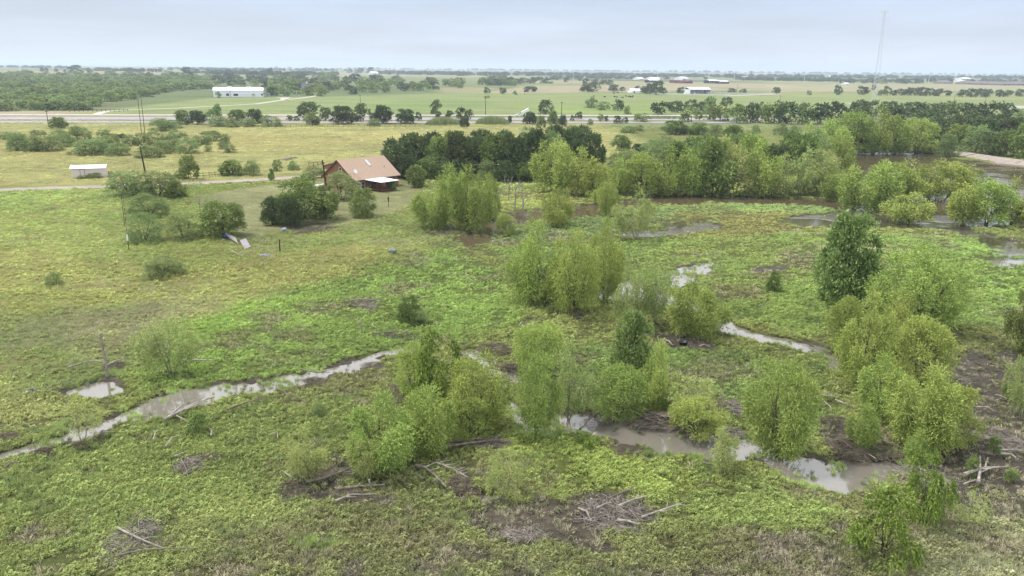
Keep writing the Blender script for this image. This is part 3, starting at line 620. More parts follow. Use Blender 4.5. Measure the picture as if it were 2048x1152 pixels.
near = [
 ('pale',346,752,638,118,'thin pale green willow standing alone above the creek bend, bare trunk showing'),
 ('airy',165,884,806,104,'wispy see-through willow on the creek bank beside the lower left water'),
 ('sapling',398,868,820,42,'small bright leafy sapling by the long fallen log at the creek'),
 ('ash',868,822,672,120,'dark fronded pecan tree rising out of the willow clump by the mid creek'),
 ('willow',832,800,690,80,'narrow willow tucked against the dark fronded pecan on its creek side'),
 ('willow',960,858,716,124,'tall willow just right of the dark fronded pecan, beside the narrow water'),
 ('willow',770,930,796,150,'broad yellow-green willow in front of the pecan, lowest of its clump'),
 ('willow',858,905,778,130,'rounded willow directly below the dark fronded pecan'),
 ('willow',938,880,795,88,'small rounded willow between the pecan and the brushwood heap'),
 ('pale',608,962,862,96,'thin small willow on a single pale stem among twig patches'),
 ('pale',728,962,880,66,'low young willow beside the broad yellow-green one, over broken branches'),
 ('willow',1078,745,646,100,'feathery willow above the round twig heap, open grass behind it'),
 ('willow',1072,872,712,96,'tall slim willow standing at the edge of the narrow mid creek'),
 ('pale',1136,838,690,110,'upright willow with reddish bare trunk standing in creek water'),
 ('cotton',1262,775,626,78,'dark glossy columnar cottonwood standing above the yellow willows by the creek'),
 ('willow',1238,832,734,112,'low willow at the foot of the dark columnar cottonwood'),
 ('willow',1312,815,690,92,'willow rising immediately right of the columnar cottonwood'),
 ('pale',1372,830,752,100,'thin half bare willow above the heap of driftwood poles'),
 ('willow',1392,868,800,110,'low yellowish willow hanging over the driftwood poles in the creek'),
 ('willow',1556,908,722,140,'big yellow-green willow alone by the wide creek bend'),
 ('pale',1443,948,860,74,'small feathery young willow standing in the flooded creek edge'),
 ('willow',1726,898,815,78,'small willow between the big lone willow and the large creek clump'),
 ('willow',1690,705,598,80,'willow at the back of the right clump where the thin creek enters'),
 ('willow',1716,768,590,105,'tall yellow-green willow at the left edge of the right clump'),
 ('willow',1790,715,590,108,'upright willow in the middle of the right clump'),
 ('willow',1836,770,640,116,'leaning willow on the far right side of the right clump'),
 ('willow',1838,665,500,180,'large spreading olive green tree behind the right willow clump'),
 ('willow',1764,830,718,125,'broad willow low in the right clump over the dark tangle'),
 ('willow',1838,900,738,150,'wide yellow-green willow at the bottom of the right clump'),
 ('willow',1888,892,770,120,'bright willow at the lower right corner of the right clump'),
 ('willow',1836,926,862,64,'small drooping willow at the water by the brush heap'),
 ('cotton',1690,612,432,112,'tall dark cottonwood standing alone in the marsh right of centre'),
 ('green',2046,705,588,80,'dark green tree cut by the right edge of the view'),
 ('pale',2040,835,695,80,'grey-green thin willow at the right edge below the dark tree'),
 ('ash',1764,1128,984,140,'bright pecan-like tree with drooping fronds, lowest right, on bare trunk'),
 ('ash',1846,1048,915,104,'slanting fronded tree over twig litter above the lowest right tree'),
 ('airy',1942,1050,980,78,'feathery thin shrub right of the slanting fronded tree'),
 ('sapling',1986,912,872,22,'slim dark sapling on bare ground at the right'),
 ('sapling',2022,966,938,28,'small leafy sapling below the white fallen branch at right'),
 ('sapling',1944,952,914,26,'small leafy sapling left of the white fallen branch'),
 ('sapling',2008,800,765,24,'small dark sapling near the thin willow at right edge'),
 ('pale',1010,995,905,78,'hazy low willow beside the dark mud flat'),
 ('round',820,645,593,46,'dense dark round sapling alone in the green marsh centre'),
 ('mesquite',842,648,622,36,'grey dry bush leaning on the dense round sapling'),
 ('round',1547,584,542,30,'tiny lone sapling in the marsh left of the tall cottonwood'),
 ('willow',1065,608,452,112,'full willow at left end of the central marsh clump'),
 ('green',1112,600,520,60,'dark green tree filling the gap in the central marsh clump'),
 ('willow',1150,626,470,108,'second willow of the central marsh clump with visible dark stem'),
 ('willow',1210,605,444,78,'tall vine-clad tree rising over the central marsh clump'),
 ('pale',1262,655,522,84,'thin willow right of the vine-clad tree'),
 ('pale',1310,650,530,84,'thin willow over the puddles in the central marsh clump'),
 ('willow',1390,668,548,124,'spreading willow at right end of the central marsh clump'),
 ('willow',1112,450,378,78,'round willow standing on the grassy spit in the brown channel'),
 ('pale',1272,478,386,98,'round pale willow on dark forked trunk amid bright puddles'),
 ('willow',1214,432,366,54,'small willow at the channel between the two round willows'),
 ('willow',876,455,356,96,'pale willow at left end of the channel head clump'),
 ('willow',940,462,338,96,'tallest willow of the channel head clump'),
 ('green',938,455,388,50,'bright green small tree in front of the channel head clump'),
 ('willow',974,440,352,56,'grey-green willow at right end of the channel head clump'),
 ('willow',910,430,332,70,'willow behind the channel head clump'),
 ('willow',1012,470,428,40,'small low willow bush in the head of the brown channel'),
 ('willow',1108,385,282,88,'tall yellow-green willow in front of the dark grove end'),
 ('willow',1166,392,300,76,'willow left of the channel shrubs, behind the round willow'),
 ('pale',1142,388,322,60,'dull grey-green willow between two taller willows by the grove'),
 ('willow',1196,396,330,66,'low willow at the channel bank beside the grove end'),
 ('willow',1205,408,366,50,'small willow at the water at the foot of the far bank'),
 # house yard
 ('round',606,440,356,120,'large rounded green tree clump on the lawn before the brown house'),
 ('oak',545,450,396,42,'dark low tree at left end of the big lawn clump'),
 ('oak',578,452,392,48,'dark tree squeezed against the left of the big lawn clump'),
 ('green',653,438,372,52,'lighter leafy tree at right end of the big lawn clump'),
 ('mesquite',684,400,346,68,'airy pale green tree right against the gable of the house'),
 ('round',727,433,378,56,'single round dark bush on the lawn below the porch'),
 ('green',784,381,360,18,'small dark bush at the corner of the porch'),
 ('green',832,374,332,42,'leafy tree at the corner of the dark grove near the porch'),
 ('mesquite',628,354,333,44,'dull grey bush at the end of the gravel drive'),
 ('mesquite',600,392,357,58,'soft pale shrub behind the large rounded lawn clump'),
 # left yard
 ('mesquite',262,390,342,84,'broad grey-green mesquite beside the drive, left of the leaning pole'),
 ('mesquite',316,392,344,92,'broad mesquite below the dark leaning pole'),
 ('green',352,395,362,46,'darker leafy bush at right end of the drive thicket'),
 ('mesquite',300,432,388,80,'grey-green mesquite in the second tier below the drive thicket'),
 ('mesquite',288,482,428,76,'rounded mesquite lowest beside the white-topped post'),
 ('mesquite',370,477,428,74,'pale round mesquite left of the dark oak by the sheet metal'),
 ('airy',404,432,376,58,'half bare twisted tree above the dark oak in the yard'),
 ('green',447,472,405,86,'dark dense oak over the sheet metal in the yard'),
 ('green',378,358,312,38,'bright leafy forked tree on the fence behind the drive'),
 ('mesquite',362,356,340,28,'small bush at the foot of the forked tree on the fence'),
 ('round',464,350,321,48,'round pale bush in the hayfield behind the drive, larger of two'),
 ('mesquite',506,350,321,40,'airy bush right of the round pale bush in the hayfield'),
 ('mesquite',555,342,320,22,'small bush near the bare dirt circle in the hayfield'),
 ('mesquite',588,340,322,24,'small pale bush right below the bare dirt circle'),
 ('green',543,361,338,12,'thin small tree beside the gravel drive near the house'),
 ('airy',392,378,360,30,'small ragged bush under the drive beside the thicket'),
 ('mesquite',326,553,514,86,'low sprawling grey bush alone in the pasture'),
 ('mesquite',110,572,545,34,'small grey bush alone far left in the pasture'),
 ('mesquite',640,830,808,34,'low dead-looking bush among marsh weeds left of the willows'),
 ('mesquite',188,356,346,34,'weedy green bush growing against the front of the shed'),
 ('mesquite',161,358,351,14,'small weed bush growing before the shed door'),
 ('mesquite',220,350,342,16,'small weed bush at the end wall of the shed'),
 ('ash',1170,890,866,60,'bright lush weed thicket on the lower creek bank'),
]
for k, cx, by, ty, wp, lb in near:
    nm = 'bush' if ('bush' in lb.split(',')[0] or 'shrub' in lb.split(',')[0] or 'weed' in lb) else None
    if k == 'round' and 'sapling' in lb: nm = 'sapling'
    plant(k, cx, by, ty, wp, lb, None, nm, ('sapling' if nm == 'sapling' else 'bush') if nm else None)

# the grove, the far bank and the trees of the pond
row('oak', [(795,352,280,62),(838,350,274,60),(880,352,276,56,'green'),(918,356,268,60),(955,352,276,56),(990,358,270,60,'green'),(1030,360,274,60),(1068,356,262,62),(1105,352,264,56,'mesquite'),(776,356,318,40),(818,358,312,44),(858,358,316,44,'green'),(900,360,318,44),(938,360,322,40),(974,362,322,40,'mesquite'),(1012,364,324,40),(1050,364,326,40,'green'),(1145,340,258,56),(1185,338,268,46)], 'dark dense oak', 'in the front of the grove behind the house', 'dark grove behind the house')
row('oak', [(820,326,268,50),(865,322,266,52),(910,320,264,50,'green'),(960,318,262,52),(1010,318,264,50),(1060,316,256,52,'mesquite'),(1110,314,252,52),(1160,312,254,48)], 'dark oak', 'in the back of the grove behind the house', 'dark grove behind the house')
row('willow', [(1240,388,318,66),(1282,390,308,74),(1330,389,296,80),(1378,390,300,74),(1424,390,282,84,'green'),(1470,390,290,80,'pale'),(1516,391,284,76),(1560,392,318,66,'pale'),(1600,390,300,78,'pale'),(1642,388,302,88,'pale')], 'willow', 'along the far bank of the brown channel', 'willows of the far bank')
row('green', [(1258,360,300,66,'mesquite'),(1305,362,296,70,'mesquite'),(1352,360,286,66),(1400,362,274,80),(1450,360,278,74,'willow'),(1500,360,270,76,'willow'),(1548,362,292,60,'oak'),(1590,360,266,76),(1630,350,262,70,'mesquite'),(1670,345,268,66,'willow')], 'green tree', 'behind the far bank willows', 'thicket behind the far bank')
row('willow', [(1612,318,250,76),(1660,312,240,80),(1706,306,226,88),(1746,306,218,90),(1790,306,240,84),(1832,305,238,72)], 'tall yellow-green willow', 'at the head of the pond', 'willows at the pond head')
row('willow', [(1676,400,346,72),(1706,420,336,92),(1752,422,330,96),(1770,400,326,80),(1812,398,324,90),(1856,396,322,86),(1898,392,326,84),(1936,386,340,70)], 'yellow-green willow', 'on the drowned island in the pond', 'willows on the drowned island')
plant('willow', 1820, 443, 388, 100, 'low round willow alone in the brown water before the island')
row('willow', [(1925,446,372,92),(1972,448,364,92),(2024,446,362,84),(2060,440,366,70)], 'dark-footed willow', 'in the water at the right edge of the pond', 'willows at the right of the pond')
row('oak', [(1868,300,252,48),(1892,312,270,46,'mesquite'),(1912,304,250,56,'green'),(1946,308,252,62,'mesquite'),(1980,310,264,56,'mesquite'),(2012,312,262,54,'green'),(2046,316,250,56,'green'),(1965,290,238,60),(2010,288,240,60),(2050,284,244,56),(1925,282,236,60),(1885,278,236,56),(1850,262,222,52)], 'bushy tree', 'on the bank behind the concrete slabs', 'trees of the pond bank')
row('oak', [(1548,247,206,38,'green'),(1574,248,206,40),(1604,248,208,44,'green'),(1640,248,208,42),(1672,246,205,38),(1712,240,202,40),(1742,232,203,36),(1774,232,204,40),(1806,234,206,42),(1838,238,206,42),(1868,242,208,42),(1902,240,204,46,'green'),(1936,240,208,44),(1972,246,206,46),(2006,248,208,42),(2036,240,218,30,'mesquite'),(1722,256,216,44),(1790,250,216,44),(1860,258,224,46),(1990,262,230,48),(2040,262,236,46),(1930,262,222,46)], 'dark tree', 'in the dark belt below the mast', 'dark belt below the mast')

row('mesquite', [(1596,312,300,26),(1625,314,298,30),(1652,311,297,28),(1690,306,292,30),(1716,306,294,28),(1744,307,294,30),(1776,307,293,32),(1806,307,294,30),(1838,306,293,28),(1862,306,292,26)], 'low grey-green bush added against sky reflection', 'at the foot of the pond head willows', 'bushes added at the pond head')  # bushes added to block the sky's reflection in the pond
row('mesquite', [(1228,390,370,36),(1262,391,372,34),(1304,391,370,40),(1352,391,372,38),(1402,391,370,36),(1448,392,372,38),(1494,392,370,38),(1540,393,372,36),(1582,392,368,38),(1622,391,366,40),(1660,392,368,36)], 'low grey-green bush added against sky reflection', 'at the foot of the far bank willows', 'bushes added on the far bank')  # added likewise so the channel mirrors less sky between the trunks
# pasture mesquite and roadside trees
row('mesquite', [(10,278,264,44),(34,300,266,56),(66,302,272,46),(97,301,270,62),(75,270,260,32),(118,286,258,42),(133,293,268,38),(160,286,253,50),(186,308,279,82),(215,290,260,50),(236,311,286,46),(208,302,274,50),(242,276,268,20,'oak'),(285,290,266,32),(312,290,262,42),(300,314,291,56),(330,306,281,44),(345,296,272,40),(374,306,278,50),(400,290,271,30),(416,289,272,24),(426,282,262,36),(452,288,268,24),(460,305,290,26),(445,298,283,20),(417,303,291,18),(355,276,260,40),(325,262,242,50),(344,256,240,44),(40,290,268,40),(262,292,270,34),(150,270,256,34),(420,268,262,40)], 'pale mesquite shrub', 'in the hayfield scrub behind the shed', 'mesquite scrub in the hayfield')
plant('green', 118, 256, 235, 36, 'dark round tree beside the near carriageway at far left')
row('oak', [(365,249,221,28,'green'),(395,249,222,34),(420,244,220,22,'green'),(435,236,210,18,'cotton'),(475,246,220,36,'green'),(510,247,219,30),(617,226,205,44),(608,236,212,26),(624,250,226,32,'green'),(580,242,231,13),(593,242,232,12),(652,242,216,24),(684,248,213,42),(710,244,227,15),(722,243,209,32),(742,241,225,11),(766,247,212,36),(811,247,219,36),(837,242,225,12),(872,228,201,22),(876,236,222,15),(899,238,222,16),(922,239,216,22),(938,240,220,18),(929,254,234,20),(1020,246,232,8)], 'dark green tree', 'along the highway', 'trees along the highway')
row('mesquite', [(438,252,233,46),(462,254,236,30),(492,253,236,44),(540,253,231,46),(748,252,237,26),(320,250,236,40)], 'grey-green bush', 'on the near verge of the highway', 'bushes on the highway verge')
row('oak', [(1060,248,225,28),(1091,229,201,28),(1082,256,232,20,'green'),(1105,248,222,20,'cotton'),(1125,253,231,17),(1157,239,224,15),(1145,242,231,9),(1200,243,228,13,'green'),(1212,244,232,9),(1235,247,232,15),(1285,244,227,34,'green'),(1250,247,235,12),(1180,250,238,12,'mesquite'),(1318,229,205,34),(1338,222,205,24),(1355,225,203,24),(1383,245,218,42,'green'),(1382,220,200,26),(1406,226,203,26),(1420,240,196,28,'mesquite'),(1440,242,208,42,'green'),(1453,212,195,24),(1472,246,210,42,'green'),(1500,245,208,36),(1524,246,206,32,'green')], 'dark tree', 'along the highway right of the truck', 'trees along the highway')
row('mesquite', [(1184,216,195,30),(1208,220,204,26),(1255,229,212,15)], 'grey sparse tree', 'in the green field with the cattle', 'sparse field trees')
plant('oak', 1235, 222, 200, 22, 'dark round-headed tree on a stem below the cattle', cat='tree')
row('mesquite', [(1257,266,252,32),(1278,262,250,24),(1242,301,271,38,'green'),(1278,303,288,28,'oak'),(1330,302,272,46),(1300,306,280,44),(1350,269,242,54,'green'),(1397,270,246,40,'green'),(1426,272,248,38),(1465,292,252,44,'green'),(1500,285,262,30),(1370,312,286,42),(1412,302,276,46),(1440,318,288,46),(1390,336,302,52),(1262,338,304,50),(1290,346,306,46),(1232,342,306,42),(1480,315,285,44,'willow'),(1520,318,282,46,'willow'),(1510,266,250,22),(1560,270,246,30),(1590,275,252,28),(1430,262,252,16),(1385,262,250,20)], 'bushy tree', 'in the scrub beyond the channel', 'scrub beyond the channel')

# thicket beyond the highway: every bush of it a thing
rg = np.random.default_rng(21); T1 = []
def in_poly(x, y, P):
    c = False; n = len(P)
    for i in range(n):
        a = P[i]; b = P[(i + 1) % n]
        if (a[1] > y) != (b[1] > y) and x < (b[0] - a[0]) * (y - a[1]) / (b[1] - a[1]) + a[0]: c = not c
    return c
PT = [(-25,222),(185,222),(222,206),(300,192),(345,182),(420,178),(428,158),(-25,152)]
while len(T1) < 205:
    x = rg.uniform(-25, 430); y = rg.uniform(152, 222) if rg.random() < .6 else rg.uniform(152, 190)
    if not in_poly(x, y, PT) or any(abs(x - a[0]) < 9.5 and abs(y - a[1]) < 4 for a in T1): continue
    dark = rg.random() < (.5 if y < 172 else .1); h = rg.uniform(11, 18) * (.8 + (y - 150) / 150)
    T1.append((x, y, y - h, h * rg.uniform(1.5, 2.3), 'green' if dark else 'mesquite'))
row('mesquite', T1, 'scrub bush', 'in the thicket beyond the highway', 'thicket beyond the highway', 'scrub_bush', cat='bush')
T2 = []
def sct(n, poly, h0, h1, kinds, dx=9, dy=4, asp=(1.2, 1.9)):
    out = []; xs = [p[0] for p in poly]; ys = [p[1] for p in poly]; k = 0
    while len(out) < n and k < 4000:
        k += 1; x = rg.uniform(min(xs), max(xs)); y = rg.uniform(min(ys), max(ys))
        if not in_poly(x, y, poly) or any(abs(x - a[0]) < dx and abs(y - a[1]) < dy for a in out): continue
        h = rg.uniform(h0, h1); out.append((x, y, y - h, h * rg.uniform(*asp), kinds[int(rg.integers(len(kinds)))]))
    return out
row('green', sct(60, [(532,172),(560,160),(700,160),(860,172),(932,172),(925,177),(840,184),(700,191),(645,193),(600,192),(535,196)], 12, 18, ['green', 'green', 'oak', 'mesquite'], 12, 3.5), 'round green tree', 'in the wood around the grey-roofed house', 'wood around the grey-roofed house')
row('green', sct(30, [(420,172),(430,156),(560,154),(600,160),(560,168),(540,176)], 9, 14, ['green', 'oak', 'oak'], 11, 3.5), 'dark tree', 'behind the long white building', 'wood behind the long white building')
row('cotton', [(437,196,184,11,'green'),(446,194,182,8),(470,192,184,9),(490,194,183,12,'airy'),(507,194,182,14,'airy')], 'small tree', 'in front of the long white building', 'trees before the long white building')
plant('oak', 375, 158, 135, 22, 'dark tree standing above the far thicket', lod=2)
plant('oak', 540, 152, 137, 18, 'dark tree behind the wood near the second far white mast', lod=2)
row('oak', [(85,144,135,8),(93,144,136,8),(112,144,138,7),(130,145,139,6),(151,148,131,26),(180,147,136,10)], 'dark oak', 'on the tan ridge at far left', 'oaks on the tan ridge')
row('oak', [(700,146,138,12),(722,147,136,14),(741,147,135,16),(713,147,139,10)], 'dark tree', 'beside the far white farmhouse', 'trees of the far farmhouse')
row('oak', [(974,188,175,12),(1005,188,176,15),(974,196,191,12,'mesquite'),(1032,168,158,20),(1056,184,173,18),(1068,184,173,14),(1030,190,182,9,'green'),(1069,167,155,26),(1048,167,156,24),(1092,167,157,26),(1133,164,155,11),(1172,169,158,16),(1192,170,159,18),(1207,170,160,16),(1220,170,160,14),(1170,184,170,20),(1186,184,166,26),(1226,184,170,22),(1245,182,174,11),(1276,179,172,11),(1185,156,148,11),(1110,161,151,12),(1160,162,156,10),(1290,187,173,22),(1312,190,163,30),(1300,188,168,22),(1326,188,176,16),(1362,188,175,15),(1464,185,177,16),(1486,187,178,13),(1411,159,154,9)], 'dark field tree', 'across the far fields and farmyard', 'far field trees')
row('oak', sct(22, [(962,171),(966,166),(1026,168),(1026,172)], 10, 15, ['oak', 'green'], 5, 2), 'dark tree', 'in the far copse left of the tan field', 'far copse')
row('oak', [(1553,188,175,17),(1676,189,171,16),(1676,190,182,9),(1724,190,173,22),(1618,190,181,10,'mesquite'),(1747,182,170,9),(1774,191,173,16),(1762,191,180,20,'green'),(1790,191,180,14),(1805,191,178,22),(1822,191,176,22),(1840,192,175,24),(1860,192,177,22),(1878,192,178,20),(1896,192,181,14),(1925,194,180,20),(1942,194,178,22),(1962,194,178,24),(1976,194,179,18),(2000,194,180,18),(2016,194,181,18),(2040,193,179,20),(2058,193,179,20)], 'dark round tree', 'in the hedge row beyond the mast', 'hedge row beyond the mast')
row('oak', sct(26, [(1680,168),(1680,164),(1900,163),(1900,167)], 6, 10, ['oak', 'oak', 'green'], 7, 2, (1.4, 2.2)), 'bluish far tree', 'in the tree belt behind the mast', 'far tree belt')

# far woods that read as one mass
def wood(pts, n, hm, label, spread=60):
    V = []; Q = []; To = []; k0 = 0; P = [gp(*p) for p in pts]; vs = [crown_data('oak', 30 + i, 2) for i in range(3)]
    for i in range(n):
        s = rg.random() * (len(P) - 1); a = int(s); p = P[a] + (P[a + 1] - P[a]) * (s - a); p = p + np.array([rg.normal() * spread * .3, rg.normal() * spread, 0]); p[2] = tz_far(p[0], p[1]) - .5
        Pc, T, ll, lw, to, C, g = vs[i % 3]; v, q, t = leaves_to_mesh(Pc[::2], T[::2], ll[::2] * 1.5, lw[::2] * 1.6, g, to[::2]); h = hm * rg.uniform(.6, 1.25)
        v = v * np.array([h * rg.uniform(1.3, 2.2), h * 1.5, h]) + p; V.append(v); Q.append(q + k0); To.append(t); k0 += len(v)
    tag(obj('forest', mesh_np('forest', np.concatenate(V), [np.concatenate(Q)], [MT['oak']], attrs={'tone': ('FLOAT', 'POINT', np.concatenate(To))})), label, 'wood', kind='stuff')
wood([(-60,134),(135,137)], 60, 11, 'far dark wood on the ridge at far left')
wood([(185,141),(310,145)], 50, 10, 'far dark wood right of the tan ridge')
wood([(-60,128.5),(330,131)], 110, 12, 'farthest blue wood behind the tan ridge', 200)
wood([(300,139),(660,143)], 140, 11, 'far blue wood left of the white farmhouse', 150)
wood([(400,147),(660,151)], 110, 10, 'far wood below the horizon left of the farmhouse', 80)
wood([(760,147),(1020,152)], 130, 11, 'far scattered wood right of the farmhouse', 120)
wood([(1020,150),(1300,152)], 130, 11, 'far blue wood at the centre of the horizon', 160)
wood([(1080,157),(1330,158)], 60, 8, 'far hedges behind the cattle farm', 50)
wood([(1300,153),(1560,154)], 150, 11, 'far blue wood around the distant town', 160)
wood([(1480,160),(1700,163)], 120, 9, 'far blue wood left of the mast', 60)
wood([(1560,155),(2120,158)], 240, 11, 'far blue wood right of the mast along the horizon', 170)
wood([(1900,162),(2120,165)], 60, 8, 'far trees among the distant houses', 50)
wood([(-100,128),(600,134)], 160, 16, 'blue rim of trees at far left of the horizon', 500)
wood([(600,137.5),(1400,145)], 200, 16, 'blue rim of trees at the centre of the horizon', 500)
wood([(1400,145.5),(2150,152)], 200, 16, 'blue rim of trees at the right of the horizon', 500)
# ------------------------------------------------------------------ the brown house
HC = (-35.82, 189.06, 0.0); HA = 0.8913; HL, HW, ZE, ZR = 14.37, 11.77, 2.487, 6.742
# local frame: x along the ridge, y away from the camera
def face_mb(): return MB()
siding = mat('cedar_siding', tuple(lin((205,150,118))), .85, .15, noise=.35, nscale=1.2, stretch=(9, 9, .35))
shingle = mat('shingle', tuple(lin((222,194,172))), .95, .08, noise=.22, nscale=6, bump=.25)
fascia = mat('fascia', tuple(lin((120,82,62))), .8, .15)
trimw = mat('white_trim', (.62, .6, .57), .7)
glass = mat('window_glass', (.03, .04, .05), .08, .6)
deckw = mat('deck_wood', tuple(lin((134,98,80))), .9, .1, noise=.3, nscale=3, stretch=(1, 6, 1))
postw = mat('porch_post', tuple(lin((96,70,56))), .9, .1)
whitemetal = mat('white_metal', (.74, .75, .77), .45, .4, noise=.05, nscale=1)
steelm = mat('galvanised_steel', (.5, .51, .53), .5, .4, .3, noise=.15, nscale=2)
def window_part(parent, c, wdt, hgt, axis, panes=2):
    "double hung window: frame with a pane in each sash; axis = outward direction"
    ax = np.array(axis, float); rtv = np.array([-ax[1], ax[0], 0]); f = MB(); p = MB()
    m = np.stack([rtv, ax, [0, 0, 1.]], 1)
    def bx(mb, x0, x1, y0, y1, z0, z1):
        V = np.array([[x, y, z] for z in (z0, z1) for (x, y) in ((x0, y0), (x1, y0), (x1, y1), (x0, y1))]) @ m.T + np.array(c); mb.hexa(V)
    a, b = wdt / 2, hgt / 2; t = .09
    bx(f, -a - t, a + t, 0, .07, b, b + t); bx(f, -a - t, a + t, 0, .09, -b - t, -b); bx(f, -a - t, -a, 0, .07, -b, b); bx(f, a, a + t, 0, .07, -b, b)
    if panes == 2: bx(f, -a, a, 0, .06, -.045, .045); bx(p, -a, a, .005, .03, -b, -.045); bx(p, -a, a, .005, .03, .045, b)
    else: bx(p, -a, a, .005, .03, -b, b)
    fo = f.build('window', trimw, parent); p.build('pane', glass, fo); return fo
h = empty('house', HC, HA); tag(h, 'brown cedar-sided house with a big pinkish shingle roof and white-topped porch', 'house')
i_ = .45; x0, x1, y0, y1 = -HL / 2 + i_, HL / 2 - i_, -HW / 2 + i_, HW / 2 - i_
slope = (ZR - ZE) / (HW / 2); zw = ZR - slope * (HW / 2 - i_) - .12
mb = MB(); mb.add([(x0, y0, -.2), (x1, y0, -.2), (x1, y1, -.2), (x0, y1, -.2), (x0, y0, zw), (x1, y0, zw), (x1, y1, zw), (x0, y1, zw), (x0, 0, ZR - .16), (x1, 0, ZR - .16)],
       [(0, 1, 5, 4), (2, 3, 7, 6), (1, 2, 6, 5), (3, 0, 4, 7)], [(4, 8, 7), (5, 6, 9)])
wall = mb.build('wall', siding, h)
mb = MB()
for s in (-1, 1):
    e0 = (s * HW / 2, ZE); top = (0, ZR); t = .16
    P = [(-HL / 2, e0[0], e0[1] - t), (HL / 2, e0[0], e0[1] - t), (HL / 2, 0, ZR - t), (-HL / 2, 0, ZR - t), (-HL / 2, e0[0], e0[1]), (HL / 2, e0[0], e0[1]), (HL / 2, 0, ZR), (-HL / 2, 0, ZR)]
    if s > 0: P = [P[k] for k in (1, 0, 3, 2, 5, 4, 7, 6)]
    mb.hexa(P)
roof = mb.build('roof', shingle, h)
mb = MB()
for xx in (-HL / 2 - .03, HL / 2):
    for s in (-1, 1):
        mb.hexa([(xx, s * HW / 2, ZE - .26), (xx + .03, s * HW / 2, ZE - .26), (xx + .03, 0, ZR - .28), (xx, 0, ZR - .28), (xx, s * HW / 2, ZE + .02), (xx + .03, s * HW / 2, ZE + .02), (xx + .03, 0, ZR + .02), (xx, 0, ZR + .02)])
mb.box((-HL / 2, -HW / 2 - .04, ZE - .2), (HL / 2, -HW / 2, ZE - .01)); mb.build('fascia', fascia, roof)
mb = MB(); yy = -1.6; zz = ZR - slope * 1.6
mb.hexa([(.3, -2.6, ZR - slope * 2.6 + .02), (.95, -2.6, ZR - slope * 2.6 + .02), (.95, -.9, ZR - slope * .9 + .02), (.3, -.9, ZR - slope * .9 + .02), (.3, -2.6, ZR - slope * 2.6 + .22), (.95, -2.6, ZR - slope * 2.6 + .22), (.95, -.9, ZR - slope * .9 + .2), (.3, -.9, ZR - slope * .9 + .2)])
mb.build('skylight', steelm, roof)
mb = MB(); mb.tube([(4.3, -3.3, ZR - slope * 3.3), (4.3, -3.3, ZR - slope * 3.3 + .45)], .06, 8); mb.build('vent_pipe', fascia, roof)
# rear dormer seen past the ridge
mb = MB(); mb.add([(-6.6, 1.2, 4.2), (-2.5, 1.2, 4.2), (-2.5, 5.6, 4.2), (-6.6, 5.6, 4.2), (-6.6, 1.2, 6.0), (-2.5, 1.2, 6.0), (-2.5, 5.6, 4.9), (-6.6, 5.6, 4.9)], [(0, 1, 5, 4), (1, 2, 6, 5), (2, 3, 7, 6), (3, 0, 4, 7)])
dm = mb.build('dormer', siding, h)
mb = MB(); mb.hexa([(-6.9, .6, 6.12), (-2.2, .6, 6.12), (-2.2, 6, 4.82), (-6.9, 6, 4.82), (-6.9, .6, 6.24), (-2.2, .6, 6.24), (-2.2, 6, 4.94), (-6.9, 6, 4.94)]); mb.build('dormer_roof', shingle, dm)
window_part(h, (x0 - .002, -.75, 4.35), .75, 1.25, (-1, 0, 0)); window_part(h, (x0 - .002, -2.4, 1.4), .9, 1.3, (-1, 0, 0)); window_part(h, (x0 - .002, 2.6, 1.4), .9, 1.3, (-1, 0, 0))
window_part(h, (-4.25, y0 - .002, 1.2), .85, 1.35, (0, -1, 0)); window_part(h, (-5.55, y0 - .002, 1.2), .85, 1.35, (0, -1, 0)); window_part(h, (5.3, y0 - .002, 1.75), 1.0, .75, (0, -1, 0), 1)
mb = MB(); mb.box((-2.0, y0 - .07, .5), (-.2, y0 - .005, 2.3)); dr = mb.build('patio_door', trimw, h)
mb = MB(); mb.box((-1.88, y0 - .1, .6), (-1.15, y0 - .075, 2.2)); mb.box((-1.05, y0 - .1, .6), (-.32, y0 - .075, 2.2)); mb.build('pane', glass, dr)
# porch
pq = MB(); YO = -11.0; ya = y0
pq.box((-3.7, YO + .2, .42), (1.0, ya - .01, .55)); pq.box((-3.72, YO + .18, .2), (1.02, YO + .26, .415)); deck = pq.build('deck', deckw, h)
mb = MB()
for x in (-3.5, -1.3, .8):
    for y in (YO + .4, -8.2): mb.box((x - .09, y - .09, -.2), (x + .09, y + .09, .415))
mb.build('footing', postw, deck)
for x, y in ((-3.5, YO + .45), (.7, YO + .45), (-1.4, YO + .45), (-3.5, -7.8), (.7, -7.8)):
    z = 2.28 + (y - YO) * .03
    mb = MB(); mb.box((x - .09, y - .09, .55), (x + .09, y + .09, z)); mb.tube([(x + .08, y, z - .65), (x + .6, y, z - .06)], .05, 4); mb.build('porch_post', postw, h)
mb = MB()
for z in (.85, 1.15, 1.45):
    mb.box((-3.4, YO + .42, z - .05), (-1.5, YO + .48, z + .05)); mb.box((-1.3, YO + .42, z - .05), (.6, YO + .48, z + .05)); mb.box((-3.53, YO + .55, z - .05), (-3.47, -7.9, z + .05)); mb.box((.67, YO + .55, z - .05), (.73, -7.9, z + .05))
mb.build('railing', deckw, h)
mb = MB(); mb.hexa([(-4.0, YO - .3, 2.25), (1.5, YO - .3, 2.25), (1.5, ya + .4, 2.42), (-4.0, ya + .4, 2.42), (-4.0, YO - .3, 2.37), (1.5, YO - .3, 2.37), (1.5, ya + .4, 2.53), (-4.0, ya + .4, 2.53)])
mb.build('porch_roof', whitemetal, h)
